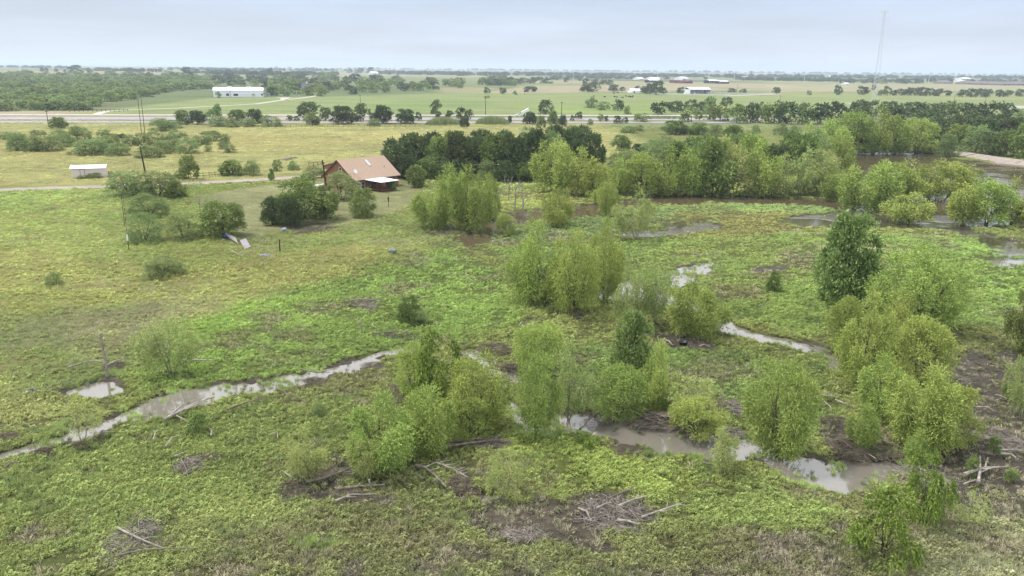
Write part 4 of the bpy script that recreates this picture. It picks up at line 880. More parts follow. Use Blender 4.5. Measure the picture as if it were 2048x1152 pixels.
# back porch under the rear eave
mb = MB(); mb.hexa([(-HL / 2, 9.2, 1.95), (2, 9.2, 1.95), (2, 5.8, 2.36), (-HL / 2, 5.8, 2.36), (-HL / 2, 9.2, 2.07), (2, 9.2, 2.07), (2, 5.8, 2.48), (-HL / 2, 5.8, 2.48)]); mb.build('rear_porch_roof', shingle, h)
for x in (-7.0, -3.5, 0):
    mb = MB(); mb.box((x - .09, 8.9, -.1), (x + .09, 9.08, 1.98)); mb.build('porch_post', postw, h)
mb = MB(); mb.box((-7.1, 5.6, .01), (2, 9.3, .14)); mb.build('rear_porch_floor', trimw, h)
# dish
mb = MB(); mb.lathe([(.0, .0), (.16, .02), (.32, .08), (.45, .17), (.47, .19), (.45, .2), (.3, .12), (0, .05)], 18)
V = np.concatenate(mb.V); a = math.radians(58); Rx = np.array([[1, 0, 0], [0, math.cos(a), -math.sin(a)], [0, math.sin(a), math.cos(a)]]); mb.V = [V @ Rx.T + [-5.6, -4.5, 4.3]]
di = mb.build('satellite_dish', whitemetal, h, sm=True); mb = MB(); mb.tube([(-5.6, -4.2, 3.5), (-5.6, -4.4, 4.3)], .04, 6); mb.tube([(-5.6, -4.5, 4.25), (-5.6, -5.05, 4.3)], .025, 5); mb.build('mast', steelm, di)

# ------------------------------------------------------------------ shed
ang = math.atan2(200.55 - 198.09, 102.06 * -1 + 109.32); sh = empty('shed', (-109.32, 198.09, 0), ang)
tag(sh, 'small pale pinkish shed with a white metal roof in the hayfield', 'shed')
shw = mat('shed_siding', (.62, .55, .51), .8, .15, noise=.12, nscale=1.5, stretch=(6, 6, .6)); LN, WD, ZS, ZT = 7.7, 3.0, 2.35, 2.95
mb = MB(); mb.add([(0, 0, .08), (LN, 0, .08), (LN, WD, .08), (0, WD, .08), (0, 0, ZS), (LN, 0, ZS), (LN, WD, ZS), (0, WD, ZS), (0, WD / 2, ZT - .06), (LN, WD / 2, ZT - .06)], [(0, 1, 5, 4), (2, 3, 7, 6), (1, 2, 6, 5), (3, 0, 4, 7), (3, 2, 1, 0)], [(4, 8, 7), (5, 6, 9)]); mb.build('wall', shw, sh)
mb = MB(); o_ = .25
for s in (0, 1):
    ye = -o_ if s == 0 else WD + o_; ze = ZS - .1
    P = [(-o_, ye, ze), (LN + o_, ye, ze), (LN + o_, WD / 2, ZT), (-o_, WD / 2, ZT), (-o_, ye, ze + .07), (LN + o_, ye, ze + .07), (LN + o_, WD / 2, ZT + .07), (-o_, WD / 2, ZT + .07)]
    mb.hexa(P if s == 0 else [P[k] for k in (1, 0, 3, 2, 5, 4, 7, 6)])
mb.build('roof', whitemetal, sh)
mb = MB(); mb.box((2.05, -.04, .12), (2.95, -.01, 2.05)); d_ = mb.build('door', shw, sh)
mb = MB(); mb.box((1.98, -.06, .1), (2.045, -.005, 2.12)); mb.box((2.955, -.06, .1), (3.02, -.005, 2.12)); mb.box((2.05, -.06, 2.055), (2.95, -.005, 2.12)); mb.build('door_frame', postw, d_)
mb = MB(); mb.box((LN + .003, -.02, .1), (LN + .05, .12, ZS - .12)); mb.box((LN + .003, WD - .12, .1), (LN + .05, WD, ZS - .12)); mb.box((LN + .003, 1.0, .12), (LN + .04, 1.1, 2.0)); mb.build('corner_trim', trimw, sh)
for x in (.3, 2.6, 5, 7.4):
    mb = MB(); mb.box((x - .2, .1, -.1), (x + .2, .5, .078)); mb.build('block', steelm, sh)

# ------------------------------------------------------------------ far buildings: walls, roof, openings
dark = mat('dark_opening', (.02, .02, .024), .9, .05)
def farb(x0p, x1p, by, eave, ridge, depth, wm, rm, label, cat='building', name='farm_building', open_=0, wins=(), posts=0, hip=False):
    a = gp(x0p, by); b = gp(x1p, by); b = a + (b - a); L_ = float(np.linalg.norm((b - a)[:2])); ang = math.atan2(b[1] - a[1], b[0] - a[0])
    ze = height_at((x0p + x1p) / 2, eave, (a + b) / 2); k = mpp(a); zr = height_at((x0p + x1p) / 2, ridge, (a + b) / 2 + np.array([0, depth / 2, 0])); zr = max(zr, ze + .4)
    o = empty(name, tuple(a), ang); tag(o, label, cat); dp = depth
    mb = MB()
    hx = L_ * .18 if hip else 0
    if open_:
        mb.add([(0, dp * .9, -1), (L_, dp * .9, -1), (L_, dp, -1), (0, dp, -1), (0, dp * .9, ze), (L_, dp * .9, ze), (L_, dp, ze), (0, dp, ze)], [(0, 1, 5, 4), (1, 2, 6, 5), (2, 3, 7, 6), (3, 0, 4, 7)])
        for x in (0, L_ - .3): mb.box((x, 0, -1), (x + .3, dp * .9 - .01, ze - .02))
    else:
        mb.add([(0, 0, -1), (L_, 0, -1), (L_, dp, -1), (0, dp, -1), (0, 0, ze), (L_, 0, ze), (L_, dp, ze), (0, dp, ze)] + ([] if hip else [(0, dp / 2, zr - .1), (L_, dp / 2, zr - .1)]), [(0, 1, 5, 4), (1, 2, 6, 5), (2, 3, 7, 6), (3, 0, 4, 7)], [] if hip else [(4, 8, 7), (5, 6, 9)])
    mb.build('wall', dark if open_ == 2 else wm, o)
    mb = MB(); ov = .35
    for s in (0, 1):
        ye = -ov if s == 0 else dp + ov
        P = [(-ov, ye, ze - .05), (L_ + ov, ye, ze - .05), (L_ + ov - hx, dp / 2, zr), (-ov + hx, dp / 2, zr), (-ov, ye, ze + .15), (L_ + ov, ye, ze + .15), (L_ + ov - hx, dp / 2, zr + .2), (-ov + hx, dp / 2, zr + .2)]
        mb.hexa(P if s == 0 else [P[k] for k in (1, 0, 3, 2, 5, 4, 7, 6)])
    if hip:
        for s in (0, 1):
            xe = -ov if s == 0 else L_ + ov; xr = -ov + hx if s == 0 else L_ + ov - hx
            mb.add([(xe, -ov, ze + .15), (xe, dp + ov, ze + .15), (xr, dp / 2, zr + .2)], [], [(0, 1, 2)] if s else [(0, 2, 1)])
    mb.build('roof', rm, o)
    for (u, wd_, z0, z1, m_) in wins:
        mb = MB(); mb.box((u * L_, -.08, z0 * ze), (u * L_ + wd_, -.01, z1 * ze)); mb.build('window' if z0 > .05 else 'door', m_, o)
    for i in range(posts):
        x = L_ * i / (posts - 1); mb = MB(); mb.box((x - .15, .0, -1), (x + .15, .3, ze - .06)); mb.build('post', whitemetal, o)
    return o, L_, ze
wsid = mat('white_siding', (.72, .74, .79), .6, .3, noise=.06, nscale=.5); redw = mat('red_barn', tuple(lin((150,84,84))), .8, .2, noise=.2, nscale=.6)
brick = mat('pale_brick', tuple(lin((176,150,142))), .9, .1); brownroof = mat('brown_roof', tuple(lin((150,138,138))), .9, .1); greyroof = mat('grey_roof', tuple(lin((126,128,142))), .9, .1, noise=.15, nscale=.8); bluem = mat('blue_awning', tuple(lin((110,150,200))), .7)
o, L_, ze = farb(427, 527, 194.2, 181, 175.2, 16, wsid, whitemetal, 'long white metal building with blue awning on the mown field', name='metal_building', wins=[(.255, 2.4, .2, .55, dark), (.40, 4, .2, .5, dark), (.955, 1.6, .25, .5, dark), (.33, .35, .04, .95, greyroof)])
mb = MB(); mb.hexa([(L_ + .05, 1, ze * .5), (L_ + 6, 1, ze * .42), (L_ + 6, 11, ze * .42), (L_ + .05, 11, ze * .5), (L_ + .05, 1, ze * .6), (L_ + 6, 1, ze * .52), (L_ + 6, 11, ze * .52), (L_ + .05, 11, ze * .6)]); mb.build('awning', bluem, o)
for y in (1.2, 10.6):
    mb = MB(); mb.box((L_ + 5.7, y, -.5), (L_ + 5.9, y + .2, ze * .42)); mb.build('post', steelm, o)
for u in (.28, .67):
    mb = MB(); mb.box((u * L_, 5, ze + 1.5), (u * L_ + 4, 9, ze + 3.3)); mb.build('roof_vent', whitemetal, o)
o, L_, ze = farb(605, 636, 182, 177, 166.5, 14, brick, greyroof, 'house with a broad slate-grey roof half hidden in the wood', 'house', 'grey_roofed_house')
mb = MB(); mb.add([(L_ * .98, 2, ze), (L_ * 1.65, 2, ze), (L_ * 1.65, 12, ze), (L_ * .98, 12, ze), (L_ * .98, 7, ze + 4.6), (L_ * 1.5, 7, ze + 4)], [(0, 1, 5, 4), (2, 3, 4, 5)], [(1, 2, 5)]); mb.build('wing_roof', greyroof, o)
mb = MB(); mb.box((L_ * 1.0, 2.5, -1), (L_ * 1.6, 11.5, ze - .03)); mb.build('wing_wall', brick, o)
mb = MB(); mb.box((L_ * .3, 6, ze + 5.6), (L_ * .3 + 1.4, 7.4, ze + 8)); mb.build('chimney', whitemetal, o)
farb(743, 757, 148.6, 145.5, 143, 14, wsid, whitemetal, 'white farmhouse far off beside a few dark trees on the horizon', 'house', 'farm_house', wins=[(.2, 3, .3, .7, dark), (.6, 3, .3, .7, dark)])
farb(1264, 1285, 185.5, 182, 177.6, 14, wsid, whitemetal, 'white farm shed left of the big round trees by the cattle', wins=[(.15, 2, 0, .7, dark)])
farb(1380, 1421.5, 188.2, 179, 174.8, 16, wsid, whitemetal, 'long open white canopy with trucks parked below', 'canopy', 'canopy_shed', 1, posts=6)
farb(1300, 1319, 165.3, 160.6, 158.6, 22, redw, whitemetal, 'dark open barn with white roof behind the pale mast', 'barn', 'barn', 2, posts=4)
farb(1303, 1321, 160, 157, 154.5, 26, wsid, whitemetal, 'white house behind the dark open barn', 'house', 'farm_house', wins=[(.3, 5, .1, .6, dark)])
farb(1278, 1289, 159.6, 157, 154.5, 26, wsid, whitemetal, 'small white house left of the dark open barn', 'house', 'farm_house', wins=[(.4, 5, .2, .6, dark)])
farb(1364, 1377, 160, 156.5, 153.6, 30, wsid, whitemetal, 'white house behind the red barns', 'house', 'farm_house', wins=[(.25, 4, 0, .6, dark)])
farb(1348, 1361.5, 166.2, 161, 159.8, 18, redw, redw, 'long red barn, first of the three red ones', 'barn', 'barn', wins=[(.2, 3, 0, .7, dark)])
farb(1363.5, 1380, 166.8, 163, 161.4, 18, redw, redw, 'low red barn with dark open bays', 'barn', 'barn', wins=[(.35, 22, 0, .8, dark)])
farb(1374, 1385.5, 163.6, 161.2, 159.3, 20, redw, redw, 'red barn behind the low red one', 'barn', 'barn', wins=[(.3, 4, 0, .7, dark)])
farb(1419, 1439, 166.8, 161.4, 159.6, 22, wsid, whitemetal, 'open-fronted cattle shed with white roof, left of a pair', 'shed', 'cattle_shed', 2, posts=6)
farb(1440, 1458, 167.6, 163, 161.2, 20, wsid, whitemetal, 'open-fronted cattle shed with white roof, right of a pair', 'shed', 'cattle_shed', 2, posts=6)
farb(1690, 1698, 168.8, 166.8, 165.4, 12, wsid, whitemetal, 'small white hut before the tree belt left of the mast', wins=[(.4, 3, 0, .6, dark)])
for i, (a, b, by, ev, rg_, lb) in enumerate([(1884, 1905, 167.2, 165, 160.2, 'brown-roofed house standing apart at the left of the distant estate'), (1930, 1950, 168.5, 166, 161.5, 'grey-brown roofed house beside a dark tree in the distant estate'), (1960, 1985, 170, 167, 162.4, 'broad brown roof in the middle of the distant estate'), (1986, 2000, 170.4, 168, 164.5, 'low brown roof between two broader ones in the distant estate'), (2001, 2025, 171, 168, 163.2, 'broad brown roof right of the middle of the distant estate'), (2028, 2056, 171, 168, 163, 'brown roof at the right edge of the distant estate')]):
    farb(a, b, by, ev, rg_, 26, brick, brownroof, lb, 'house', 'brown_roofed_house', wins=[(.3, 4, .1, .7, dark), (.65, 4, .1, .7, dark)], hip=True)
farb(1928, 1944, 160.4, 157, 155, 40, wsid, whitemetal, 'wide white building beyond the distant estate', wins=[(.4, 8, 0, .6, dark)])
farb(1922, 1933, 163.6, 161.6, 160.4, 30, wsid, whitemetal, 'low white building between estate and far wood', wins=[(.4, 8, 0, .6, dark)])
farb(1660, 1668, 155, 153, 151.6, 30, wsid, whitemetal, 'tiny white house in the far wood left of the mast', 'house', 'farm_house', wins=[(.4, 6, .1, .6, dark)])
farb(1770, 1778, 153.5, 151.4, 150.2, 40, wsid, whitemetal, 'tiny white building near the horizon right of the mast', wins=[(.4, 8, 0, .6, dark)])
farb(1498, 1508, 155, 153, 152, 40, wsid, whitemetal, 'tiny white building near the horizon beyond the cattle sheds', wins=[(.4, 8, 0, .6, dark)])
farb(985, 1003, 153.6, 151.8, 150.4, 40, brick, brownroof, 'low brown roofed farm far beyond the copse', wins=[(.4, 8, 0, .6, dark)])
# white rail fences of the farm
def rail_fence(p0, p1, n, hh, label, m, rails=2, name='rail_fence', pw=.14):
    a = gp(*p0); b = gp(*p1); o = empty(name, tuple(a)); tag(o, label, 'fence'); d = b - a
    t = d[:2] / np.linalg.norm(d[:2]); nn = np.array([-t[1], t[0]])
    for i in range(n):
        c = d * i / (n - 1); mb = MB(); mb.box((c[0] - pw / 2, c[1] - pw / 2, -.1), (c[0] + pw / 2, c[1] + pw / 2, hh)); mb.build('post', m, o)
    for k in range(rails):
        z = hh * (k + .75) / (rails + .1); q = [np.array([x[0] + s * nn[0], x[1] + s * nn[1], z + dz]) for dz in (-pw * .5, pw * .5) for (x, s) in (((0, 0, 0), pw * .6), (d, pw * .6), (d, pw * .9), ((0, 0, 0), pw * .9))]
        mb = MB(); mb.hexa(q); mb.build('rail', m, o)
rail_fence((1303,188.5), (1462,191.3), 34, 1.5, 'white rail fence in front of the farmyard and canopy', whitemetal, 3, pw=.3)
rail_fence((1430,186.8), (1545,188.6), 22, 1.3, 'white rail fence right of the canopy along the lane', whitemetal, 2, pw=.3)
woodpost = mat('fence_post', tuple(lin((96,86,74))), .9, .1)
rail_fence((140,224), (256,223), 14, 1.5, 'dark post fence along the white frontage road at the thicket', woodpost, 1, 'wire_fence', .18)
rail_fence((247,398), (257,496), 6, 1.3, 'thin wire fence running down the pasture edge below the drive', woodpost, 2, 'wire_fence', .07)
rail_fence((345,361), (520,344), 16, 1.3, 'thin wire fence along the far side of the drive', woodpost, 2, 'wire_fence', .08)
rail_fence((560,255), (900,253), 34, 1.3, 'thin wire fence between the hayfield and the highway', woodpost, 2, 'wire_fence', .1)
rail_fence((618,336), (645,332), 4, 1.5, 'pipe gate at the end of the gravel drive behind the house', postw, 2, 'pipe_gate', .1)
# ------------------------------------------------------------------ poles and masts
polew = mat('pole_wood', tuple(lin((70,58,50))), .9, .1); polel = mat('pale_pole_wood', tuple(lin((120,104,92))), .9, .1); polew2 = mat('pale_mast', (.66, .68, .7), .6, .3)
def utility_pole(bx, by, ty, label, m=polew, arm=1.2, r=.15, top=None, double=False):
    b = gp(bx, by); hh = height_at(bx, ty, b); o = empty('utility_pole', tuple(b)); tag(o, label, 'utility pole'); 
    tx = 0 if top is None else (top - bx) * mpp(b) + 0
    base_lean = 0 if top is None else tx
    mb = MB(); mb.tube([(0, 0, -.4), (base_lean * .5, 0, hh / 2), (base_lean, 0, hh)], [r * 1.25, r, r * .75], 8); mb.build('pole', m, o)
    if double:
        mb = MB(); mb.tube([(-1.5, .3, -.4), (-1.5 + base_lean * .8, .3, hh * .9)], [r * 1.1, r * .8], 8); mb.build('pole', m, o)
    if arm:
        mb = MB(); mb.box((base_lean - arm - (1.5 if double else 0), -.08, hh - .75), (base_lean + arm, .08, hh - .58)); c = mb.build('crossarm', m, o)
        mb = MB()
        for x in (-arm * .9 - (1.5 if double else 0), arm * .5, arm * .9): mb.lathe([(.03, 0), (.08, .05), (.06, .18), (0, .22)], 8, (base_lean + x, 0, hh - .578))
        mb.build('insulator', trimw, c)
    else:
        mb = MB(); mb.lathe([(r * .8, 0), (r * .82, .12), (0, .16)], 8, (base_lean, 0, hh + .002)); mb.build('cap', trimw, o)
    return o
utility_pole(290, 268, 191, 'tall twin utility pole with crossarm in the hayfield scrub', polel, 1.3, .12, double=True)
utility_pole(291, 347, 292, 'dark leaning pole rising from the thicket by the drive', polew, 0, .19, top=286)
utility_pole(654, 381, 320, 'dark leaning utility pole at the gable of the brown house', polew, .5, .17, top=648)
utility_pole(97, 252, 220, 'short dark utility pole by the highway at far left', polew, .8, .14)
utility_pole(721, 212, 189, 'utility pole behind the highway trees, left of two', polew, .9, .15)
utility_pole(971, 230, 194, 'utility pole beyond the highway beside the tall reeds', polew, .9, .15)
utility_pole(705, 245, 221, 'short utility pole among the highway trees', polew, .7, .14)
utility_pole(1123, 234, 203, 'lone utility pole right of the parked truck', polew, .9, .16)
utility_pole(1369, 222, 205, 'utility pole by the highway left of the dark belt', polew, .9, .14)
utility_pole(1049, 190, 172, 'thin utility pole at the edge of the tan field', polel, .9, .14)
utility_pole(1474, 182, 168, 'thin utility pole right of the open canopy', polel, .9, .16)
utility_pole(1560, 206, 190, 'thin utility pole left of the dark belt in the green field', polel, .9, .14)
utility_pole(1908, 206, 188, 'utility pole in the green field right of the mast', polel, .9, .16)
utility_pole(1970, 209, 194, 'thin utility pole near the right edge of the green field', polel, .9, .14)
def trans_mast(bx, by, ty, label):
    b = gp(bx, by); hh = height_at(bx, ty, b); o = empty('transmission_pole', tuple(b), .3); tag(o, label, 'transmission pole', 'transmission poles across the plain'); k = mpp(b); r = max(.35, .32 * k)
    mb = MB(); mb.tube([(0, 0, -1), (0, 0, hh * .5), (0, 0, hh)], [r * 1.3, r * .95, r * .45], 8); mb.build('shaft', polew2, o)
    for i, z in enumerate((.97, .88, .79)):
        s = 1 if i % 2 else -1; mb = MB(); mb.tube([(0, 0, hh * z), (s * 3.2, 0, hh * z + .5)], [.2, .1], 6); mb.tube([(s * 3.1, 0, hh * z + .45), (s * 3.1, 0, hh * z - 1.2)], .1, 5); mb.build('arm', polew2, o)
for (bx, by, ty), wd_ in zip([(40,147.5,112), (309,147.5,115), (557,150.5,121), (791,162.5,130), (976,158.5,137), (1147,168,138), (1314,168,131), (1468,163.5,136), (1608,166.5,146), (1857,166,141)], ['above the tan ridge at far left', 'beside the dark wood right of the tan ridge', 'over the wood behind the grey-roofed house', 'in the green crop field, right of the farmhouse', 'over the far copse', 'left of the far hedges, over the tan field', 'before the dark open barn', 'right of the cattle sheds', 'left of the tall lattice mast', 'right of the tall lattice mast']):
    trans_mast(bx, by, ty, 'thin pale transmission pole ' + wd_)
# lattice mast
tb = gp(1747, 204); th = height_at(1769, 21, tb + np.array([0, 0, 0])); tw = empty('lattice_mast', tuple(tb), .25); tag(tw, 'tall thin lattice radio mast with antennas at its top', 'radio mast')
galv = mat('mast_steel', (.50, .52, .56), .6, .3, .2)
def mast_corner(k, z): r = 3.6 + (.7 - 3.6) * (z / th) ** .8; a = math.radians(90 + 120 * k); return np.array([r * math.cos(a), r * math.sin(a), z])
zs = np.linspace(0, th, 15)
for k in range(3):
    mb = MB(); mb.tube([mast_corner(k, z) for z in zs], .13 if k == 2 else .08, 6); mb.build('leg', galv, tw)
mb = MB(); zz = np.linspace(0, th, 24)
for k in range(3):
    k2 = (k + 1) % 3
    for i in range(len(zz) - 1): mb.tube([mast_corner(k, zz[i]), mast_corner(k2, zz[i + 1])], .045, 3, False); mb.tube([mast_corner(k2, zz[i]), mast_corner(k, zz[i + 1])], .045, 3, False); mb.tube([mast_corner(k, zz[i + 1]), mast_corner(k2, zz[i + 1])], .045, 3, False)
mb.build('bracing', galv, tw)
pl = MB(); pl.torus(2.6, .07, 12, 4, (0, 0, th - 2)); pl.torus(2.6, .07, 12, 4, (0, 0, th - .6)); pf = pl.build('platform', galv, tw)
for k in range(9):
    a = 2 * math.pi * k / 9; mb = MB(); x, y = 3.0 * math.cos(a), 3.0 * math.sin(a); mb.box((x - .2, y - .12, th - 2.4), (x + .2, y + .12, th + .4)); mb.build('antenna', polew2, tw)
mb = MB(); mb.lathe([(0, 0), (.8, .1), (.9, .5), (0, .6)], 12, (1.4, -1.6, th - 7)); mb.build('dish', polew2, tw)

# ------------------------------------------------------------------ vehicles
carw = mat('white_car_paint', (.78, .78, .78), .3, .5); rub = mat('tyre_rubber', (.03, .03, .03), .8, .2); rimm = mat('wheel_rim', (.5, .5, .52), .4, .5, .5)
def wheels(o, xs, hw, r):
    for x in xs:
        for s in (-1, 1):
            mb = MB(); mb.tube([(x, s * (hw - .22), r), (x, s * hw, r)], r, 14); wo_ = mb.build('wheel', rub, o); mb = MB(); mb.tube([(x, s * (hw - .1), r), (x, s * (hw + .012), r)], r * .58, 12); mb.build('rim', rimm, wo_)
def vehicle(px, py, rz, prof, hw, wins, wx, label, cat, name, m=carw, r=.36):
    b = gp(px, py); o = empty(name, (b[0], b[1], .1), rz); tag(o, label, cat); n = len(prof); V = [(x, -hw * (1 if z < 1.05 else .86), z) for x, z in prof] + [(x, hw * (1 if z < 1.05 else .86), z) for x, z in prof]
    bm = bmesh.new(); vs = [bm.verts.new(v) for v in V]; bm.faces.new(vs[:n]); bm.faces.new(vs[n:][::-1])
    for i in range(n): j = (i + 1) % n; bm.faces.new((vs[i], vs[i + n], vs[j + n], vs[j]))
    bmesh.ops.recalc_face_normals(bm, faces=bm.faces); me = bpy.data.meshes.new(name + '_body'); bm.to_mesh(me); bm.free(); me.materials.append(m); obj('body', me, o)
    for (a, b_, c, d) in wins:
        mb = MB()
        for s in (-1, 1): mb.hexa([(a, s * hw * .93, 1.02), (b_, s * hw * .93, 1.02), (b_, s * hw * 1.0, 1.02), (a, s * hw * 1.0, 1.02), (c, s * hw * .84, 1.38), (d, s * hw * .84, 1.38), (d, s * hw * .885, 1.38), (c, s * hw * .885, 1.38)])
        mb.build('window', glass, o)
    wheels(o, wx, hw, r); return o
CARP = [(-2.3, .3), (2.3, .3), (2.35, .75), (1.35, .98), (.6, 1.45), (-1.2, 1.48), (-2.0, 1.02), (-2.3, .95)]
vehicle(1038, 233.4, .12, CARP, .9, [(-1.6, -.4, -1.1, -.35), (-.3, 1.0, -.25, .5)], (-1.4, 1.4), 'white car parked on the frontage road before the reeds', 'car', 'parked_car')
TRP = [(-3.6, .5), (3.2, .5), (3.3, 1.2), (2.6, 1.3), (2.1, 2.3), (.9, 2.35), (.8, 1.25), (-3.6, 1.25)]
tr_ = vehicle(1056, 232, .1, TRP, 1.1, [(1.0, 2.2, 1.05, 2.0)], (-2.5, 2.3), 'white dump truck with raised bed behind a dark roadside tree', 'truck', 'dump_truck', r=.48)
mb = MB(); mb.hexa([(-3.7, -1.15, 1.3), (.6, -1.15, 3.4), (.6, 1.15, 3.4), (-3.7, 1.15, 1.3), (-4.1, -1.15, 2.4), (.2, -1.15, 4.6), (.2, 1.15, 4.6), (-4.1, 1.15, 2.4)]); mb.build('bed', carw, tr_)
for px, lb in ((1389, 'white pickup under the left end of the canopy'), (1417, 'white van under the right end of the canopy')):
    vehicle(px, 188, 1.4, TRP if px < 1400 else [(-2.6, .4), (2.6, .4), (2.6, 1.2), (2.0, 2.2), (-2.6, 2.3)], 1.1, [(1.0, 2.0, 1.05, 1.8)], (-1.8, 1.8), lb, 'pickup' if px < 1400 else 'van', 'parked_pickup' if px < 1400 else 'parked_van')
vehicle(1405, 188, 1.5, CARP, .95, [(-1.6, -.4, -1.1, -.35), (-.3, 1.0, -.25, .5)], (-1.4, 1.4), 'dark car under the middle of the canopy', 'car', 'parked_car', mat('dark_car_paint', (.03, .035, .05), .3, .5))

# ------------------------------------------------------------------ cattle: one continuous body grown over a skeleton
def cow_mesh(graze):
    hd = [(1.35, 0, .75), (1.6, 0, .3)] if graze else [(1.4, 0, 1.5), (1.75, 0, 1.38)]
    P = [(0, 0, 1.05), (.55, 0, 1.08), (.9, 0, 1.1), (-.6, 0, 1.1), (-.95, 0, 1.12)] + hd + [(-1.08, 0, .75), (-1.1, 0, .45)]
    R = [.36, .36, .27, .34, .24, .17, .11, .04, .05]; E_ = [(0, 1), (1, 2), (0, 3), (3, 4), (2, 5), (5, 6), (4, 7), (7, 8)]
    for s in (-1, 1):
        for root, x, kx in ((1, .62, .66), (3, -.78, -.92)):
            n = len(P); P += [(x, s * .24, .78), (kx if root == 3 else x, s * .24, .42), (x, s * .24, .04)]; R += [.13, .075, .065]; E_ += [(root, n), (n, n + 1), (n + 1, n + 2)]
        n = len(P); hp = P[5]; P.append((hp[0] - .02, s * .26, hp[2] + .1)); R.append(.035); E_.append((5, n))
    me = bpy.data.meshes.new('cow_skeleton'); me.from_pydata(P, E_, []); o = bpy.data.objects.new('cow_skeleton', me); COL.objects.link(o)
    md = o.modifiers.new('skin', 'SKIN'); 
    for v, r in zip(me.skin_vertices[0].data, R): v.radius = (r, r)
    me.skin_vertices[0].data[0].use_root = True; sb = o.modifiers.new('sub', 'SUBSURF'); sb.levels = 1; sb.render_levels = 1
    dg = bpy.context.evaluated_depsgraph_get(); out = bpy.data.meshes.new_from_object(o.evaluated_get(dg)); bpy.data.objects.remove(o); out.name = 'cow'; return out
hide = mat('black_hide', (.016, .014, .013), .8, .2); cows = [cow_mesh(True), cow_mesh(False)]
for c in cows: c.materials.clear(); c.materials.append(hide)
CW = [(655,372), (743,378), (818,374), (823,376), (840,381), (884,383), (912,372), (931,373), (940,377), (948,374), (955,380), (968,372), (845,343), (815,350)]
CW = sorted(CW)
for i, (x, y) in enumerate(CW):
    b = gp(1024 + x / 4, 100.9 + y / 4); o = obj('cow', cows[i % 3 == 2], None, b, rg.uniform(0, 6.28)); o.scale = (1.15,) * 3
    tag(o, f'black cow in the far green field, {ordn(i)} from the left of the herd', 'cow', 'black cattle in the green field')

# ------------------------------------------------------------------ reeds by the highway
def reed_bed(x0, x1, by, ty, n, label):
    rr_ = np.random.default_rng(int(x0)); Ps = []; Ts = []
    a = gp(x0, by); b = gp(x1, by); hh = height_at((x0 + x1) / 2, ty, (a + b) / 2); ln = []
    for i in range(n):
        t = rr_.random(); p = a + (b - a) * t + np.array([0, rr_.random() * 14, 0]); prof = math.sqrt(max(.1, 1 - (2 * t - 1) ** 2)); 
        Ps.append(p); Ts.append(unit(np.array([rr_.normal() * .16, rr_.normal() * .16, 1]))); ln.append(hh * prof * rr_.uniform(.7, 1.05))
    V, Q, t = leaves_to_mesh(np.array(Ps), np.array(Ts), np.array(ln), .3, rr_, rr_.random(n))
    tag(obj('reeds', mesh_np('reeds', V, [Q], [MT['reed']], attrs={'tone': ('FLOAT', 'POINT', t)})), label, 'reeds', kind='stuff')
reed_bed(849, 920, 250.5, 233, 900, 'tall pale reeds by the highway, left bed'); reed_bed(950, 1018, 249.5, 231, 900, 'tall pale reeds by the highway, right bed'); reed_bed(1290, 1372, 239, 232, 500, 'greyish dry reeds by the highway right of the field trees')

# ------------------------------------------------------------------ concrete slabs on the pond bank
conc = mat('concrete', tuple(lin((196,184,172))), .9, .1, noise=.25, nscale=.6); co = empty('concrete_embankment', tuple(gp(1885, 308))); tag(co, 'sloping pale concrete slabs along the far pond bank', 'embankment'); o0 = gp(1885, 308)
pts = [(1884,307.5), (1921,313), (1953,318.5), (1984,323), (2018,327.5), (2062,331)]
for a, b in zip(pts, pts[1:]):
    A_, B_ = gp(*a) - o0, gp(*b) - o0; d = (B_ - A_); t = d / np.linalg.norm(d); nn = np.array([-t[1], t[0], 0]); A_ = A_ + t * .06; B_ = B_ - t * .06
    if nn[1] < 0: nn = -nn
    q = [A_ + [0, 0, -.5], B_ + [0, 0, -.5], B_ + nn * 6 + [0, 0, .7], A_ + nn * 6 + [0, 0, .7]]; mb = MB(); mb.hexa([np.array(p) for p in q] + [np.array(p) + [0, 0, .3] for p in q]); mb.build('slab', conc, co)

# ------------------------------------------------------------------ yard and marsh odds and ends
def at(px, py): p = gp(px, py); return (p[0], p[1], 0.0)
mb = MB(); mb.torus(.36, .13, 28, 12, (0, 0, .12)); ty_ = mb.build('tyre', mat('pale_dirty_rubber', (.09, .09, .095), .7, .3), None, at(64, 786), sm=True); ty_.rotation_euler = (.12, .1, 0); tag(ty_, 'old tyre lying flat at the edge of the left puddle', 'tyre')
mb = MB(); mb.lathe([(0, 0), (.34, 0), (.42, .5), (.46, .52), (.44, .56), (.38, .54), (.33, .1), (0, .06)], 20); o = mb.build('plastic_tub', mat('black_plastic', (.012, .012, .016), .45, .4), None, at(1366, 693), sm=True); tag(o, 'black plastic tub lying on bare earth under the marsh willows', 'tub')
grbl = mat('grey_plastic', tuple(lin((150,164,168))), .5, .4)
mb = MB(); mb.lathe([(0, 0), (.30, 0), (.32, .05), (.36, .3), (.33, .33), (.37, .6), (.34, .63), (.36, .95), (.30, 1.1), (0, 1.1)], 20); o = mb.build('barrel', grbl, None, at(779, 506), sm=True); o.rotation_euler = (0, math.radians(88), -.35); o.location.z = .36; tag(o, 'grey plastic barrel lying at the marsh edge below the lawn', 'barrel')
mb = MB(); mb.lathe([(0, 0), (.28, 0), (.32, .3), (.32, .6), (.26, .8), (0, .82)], 16); o = mb.build('bucket', mat('pale_blue_plastic', tuple(lin((190,200,225))), .5, .4), None, at(565, 464), sm=True); o.rotation_euler = (.4, 1.2, 0); o.location.z = .32; tag(o, 'pale blue bucket tipped over below the lawn tree clump', 'bucket')
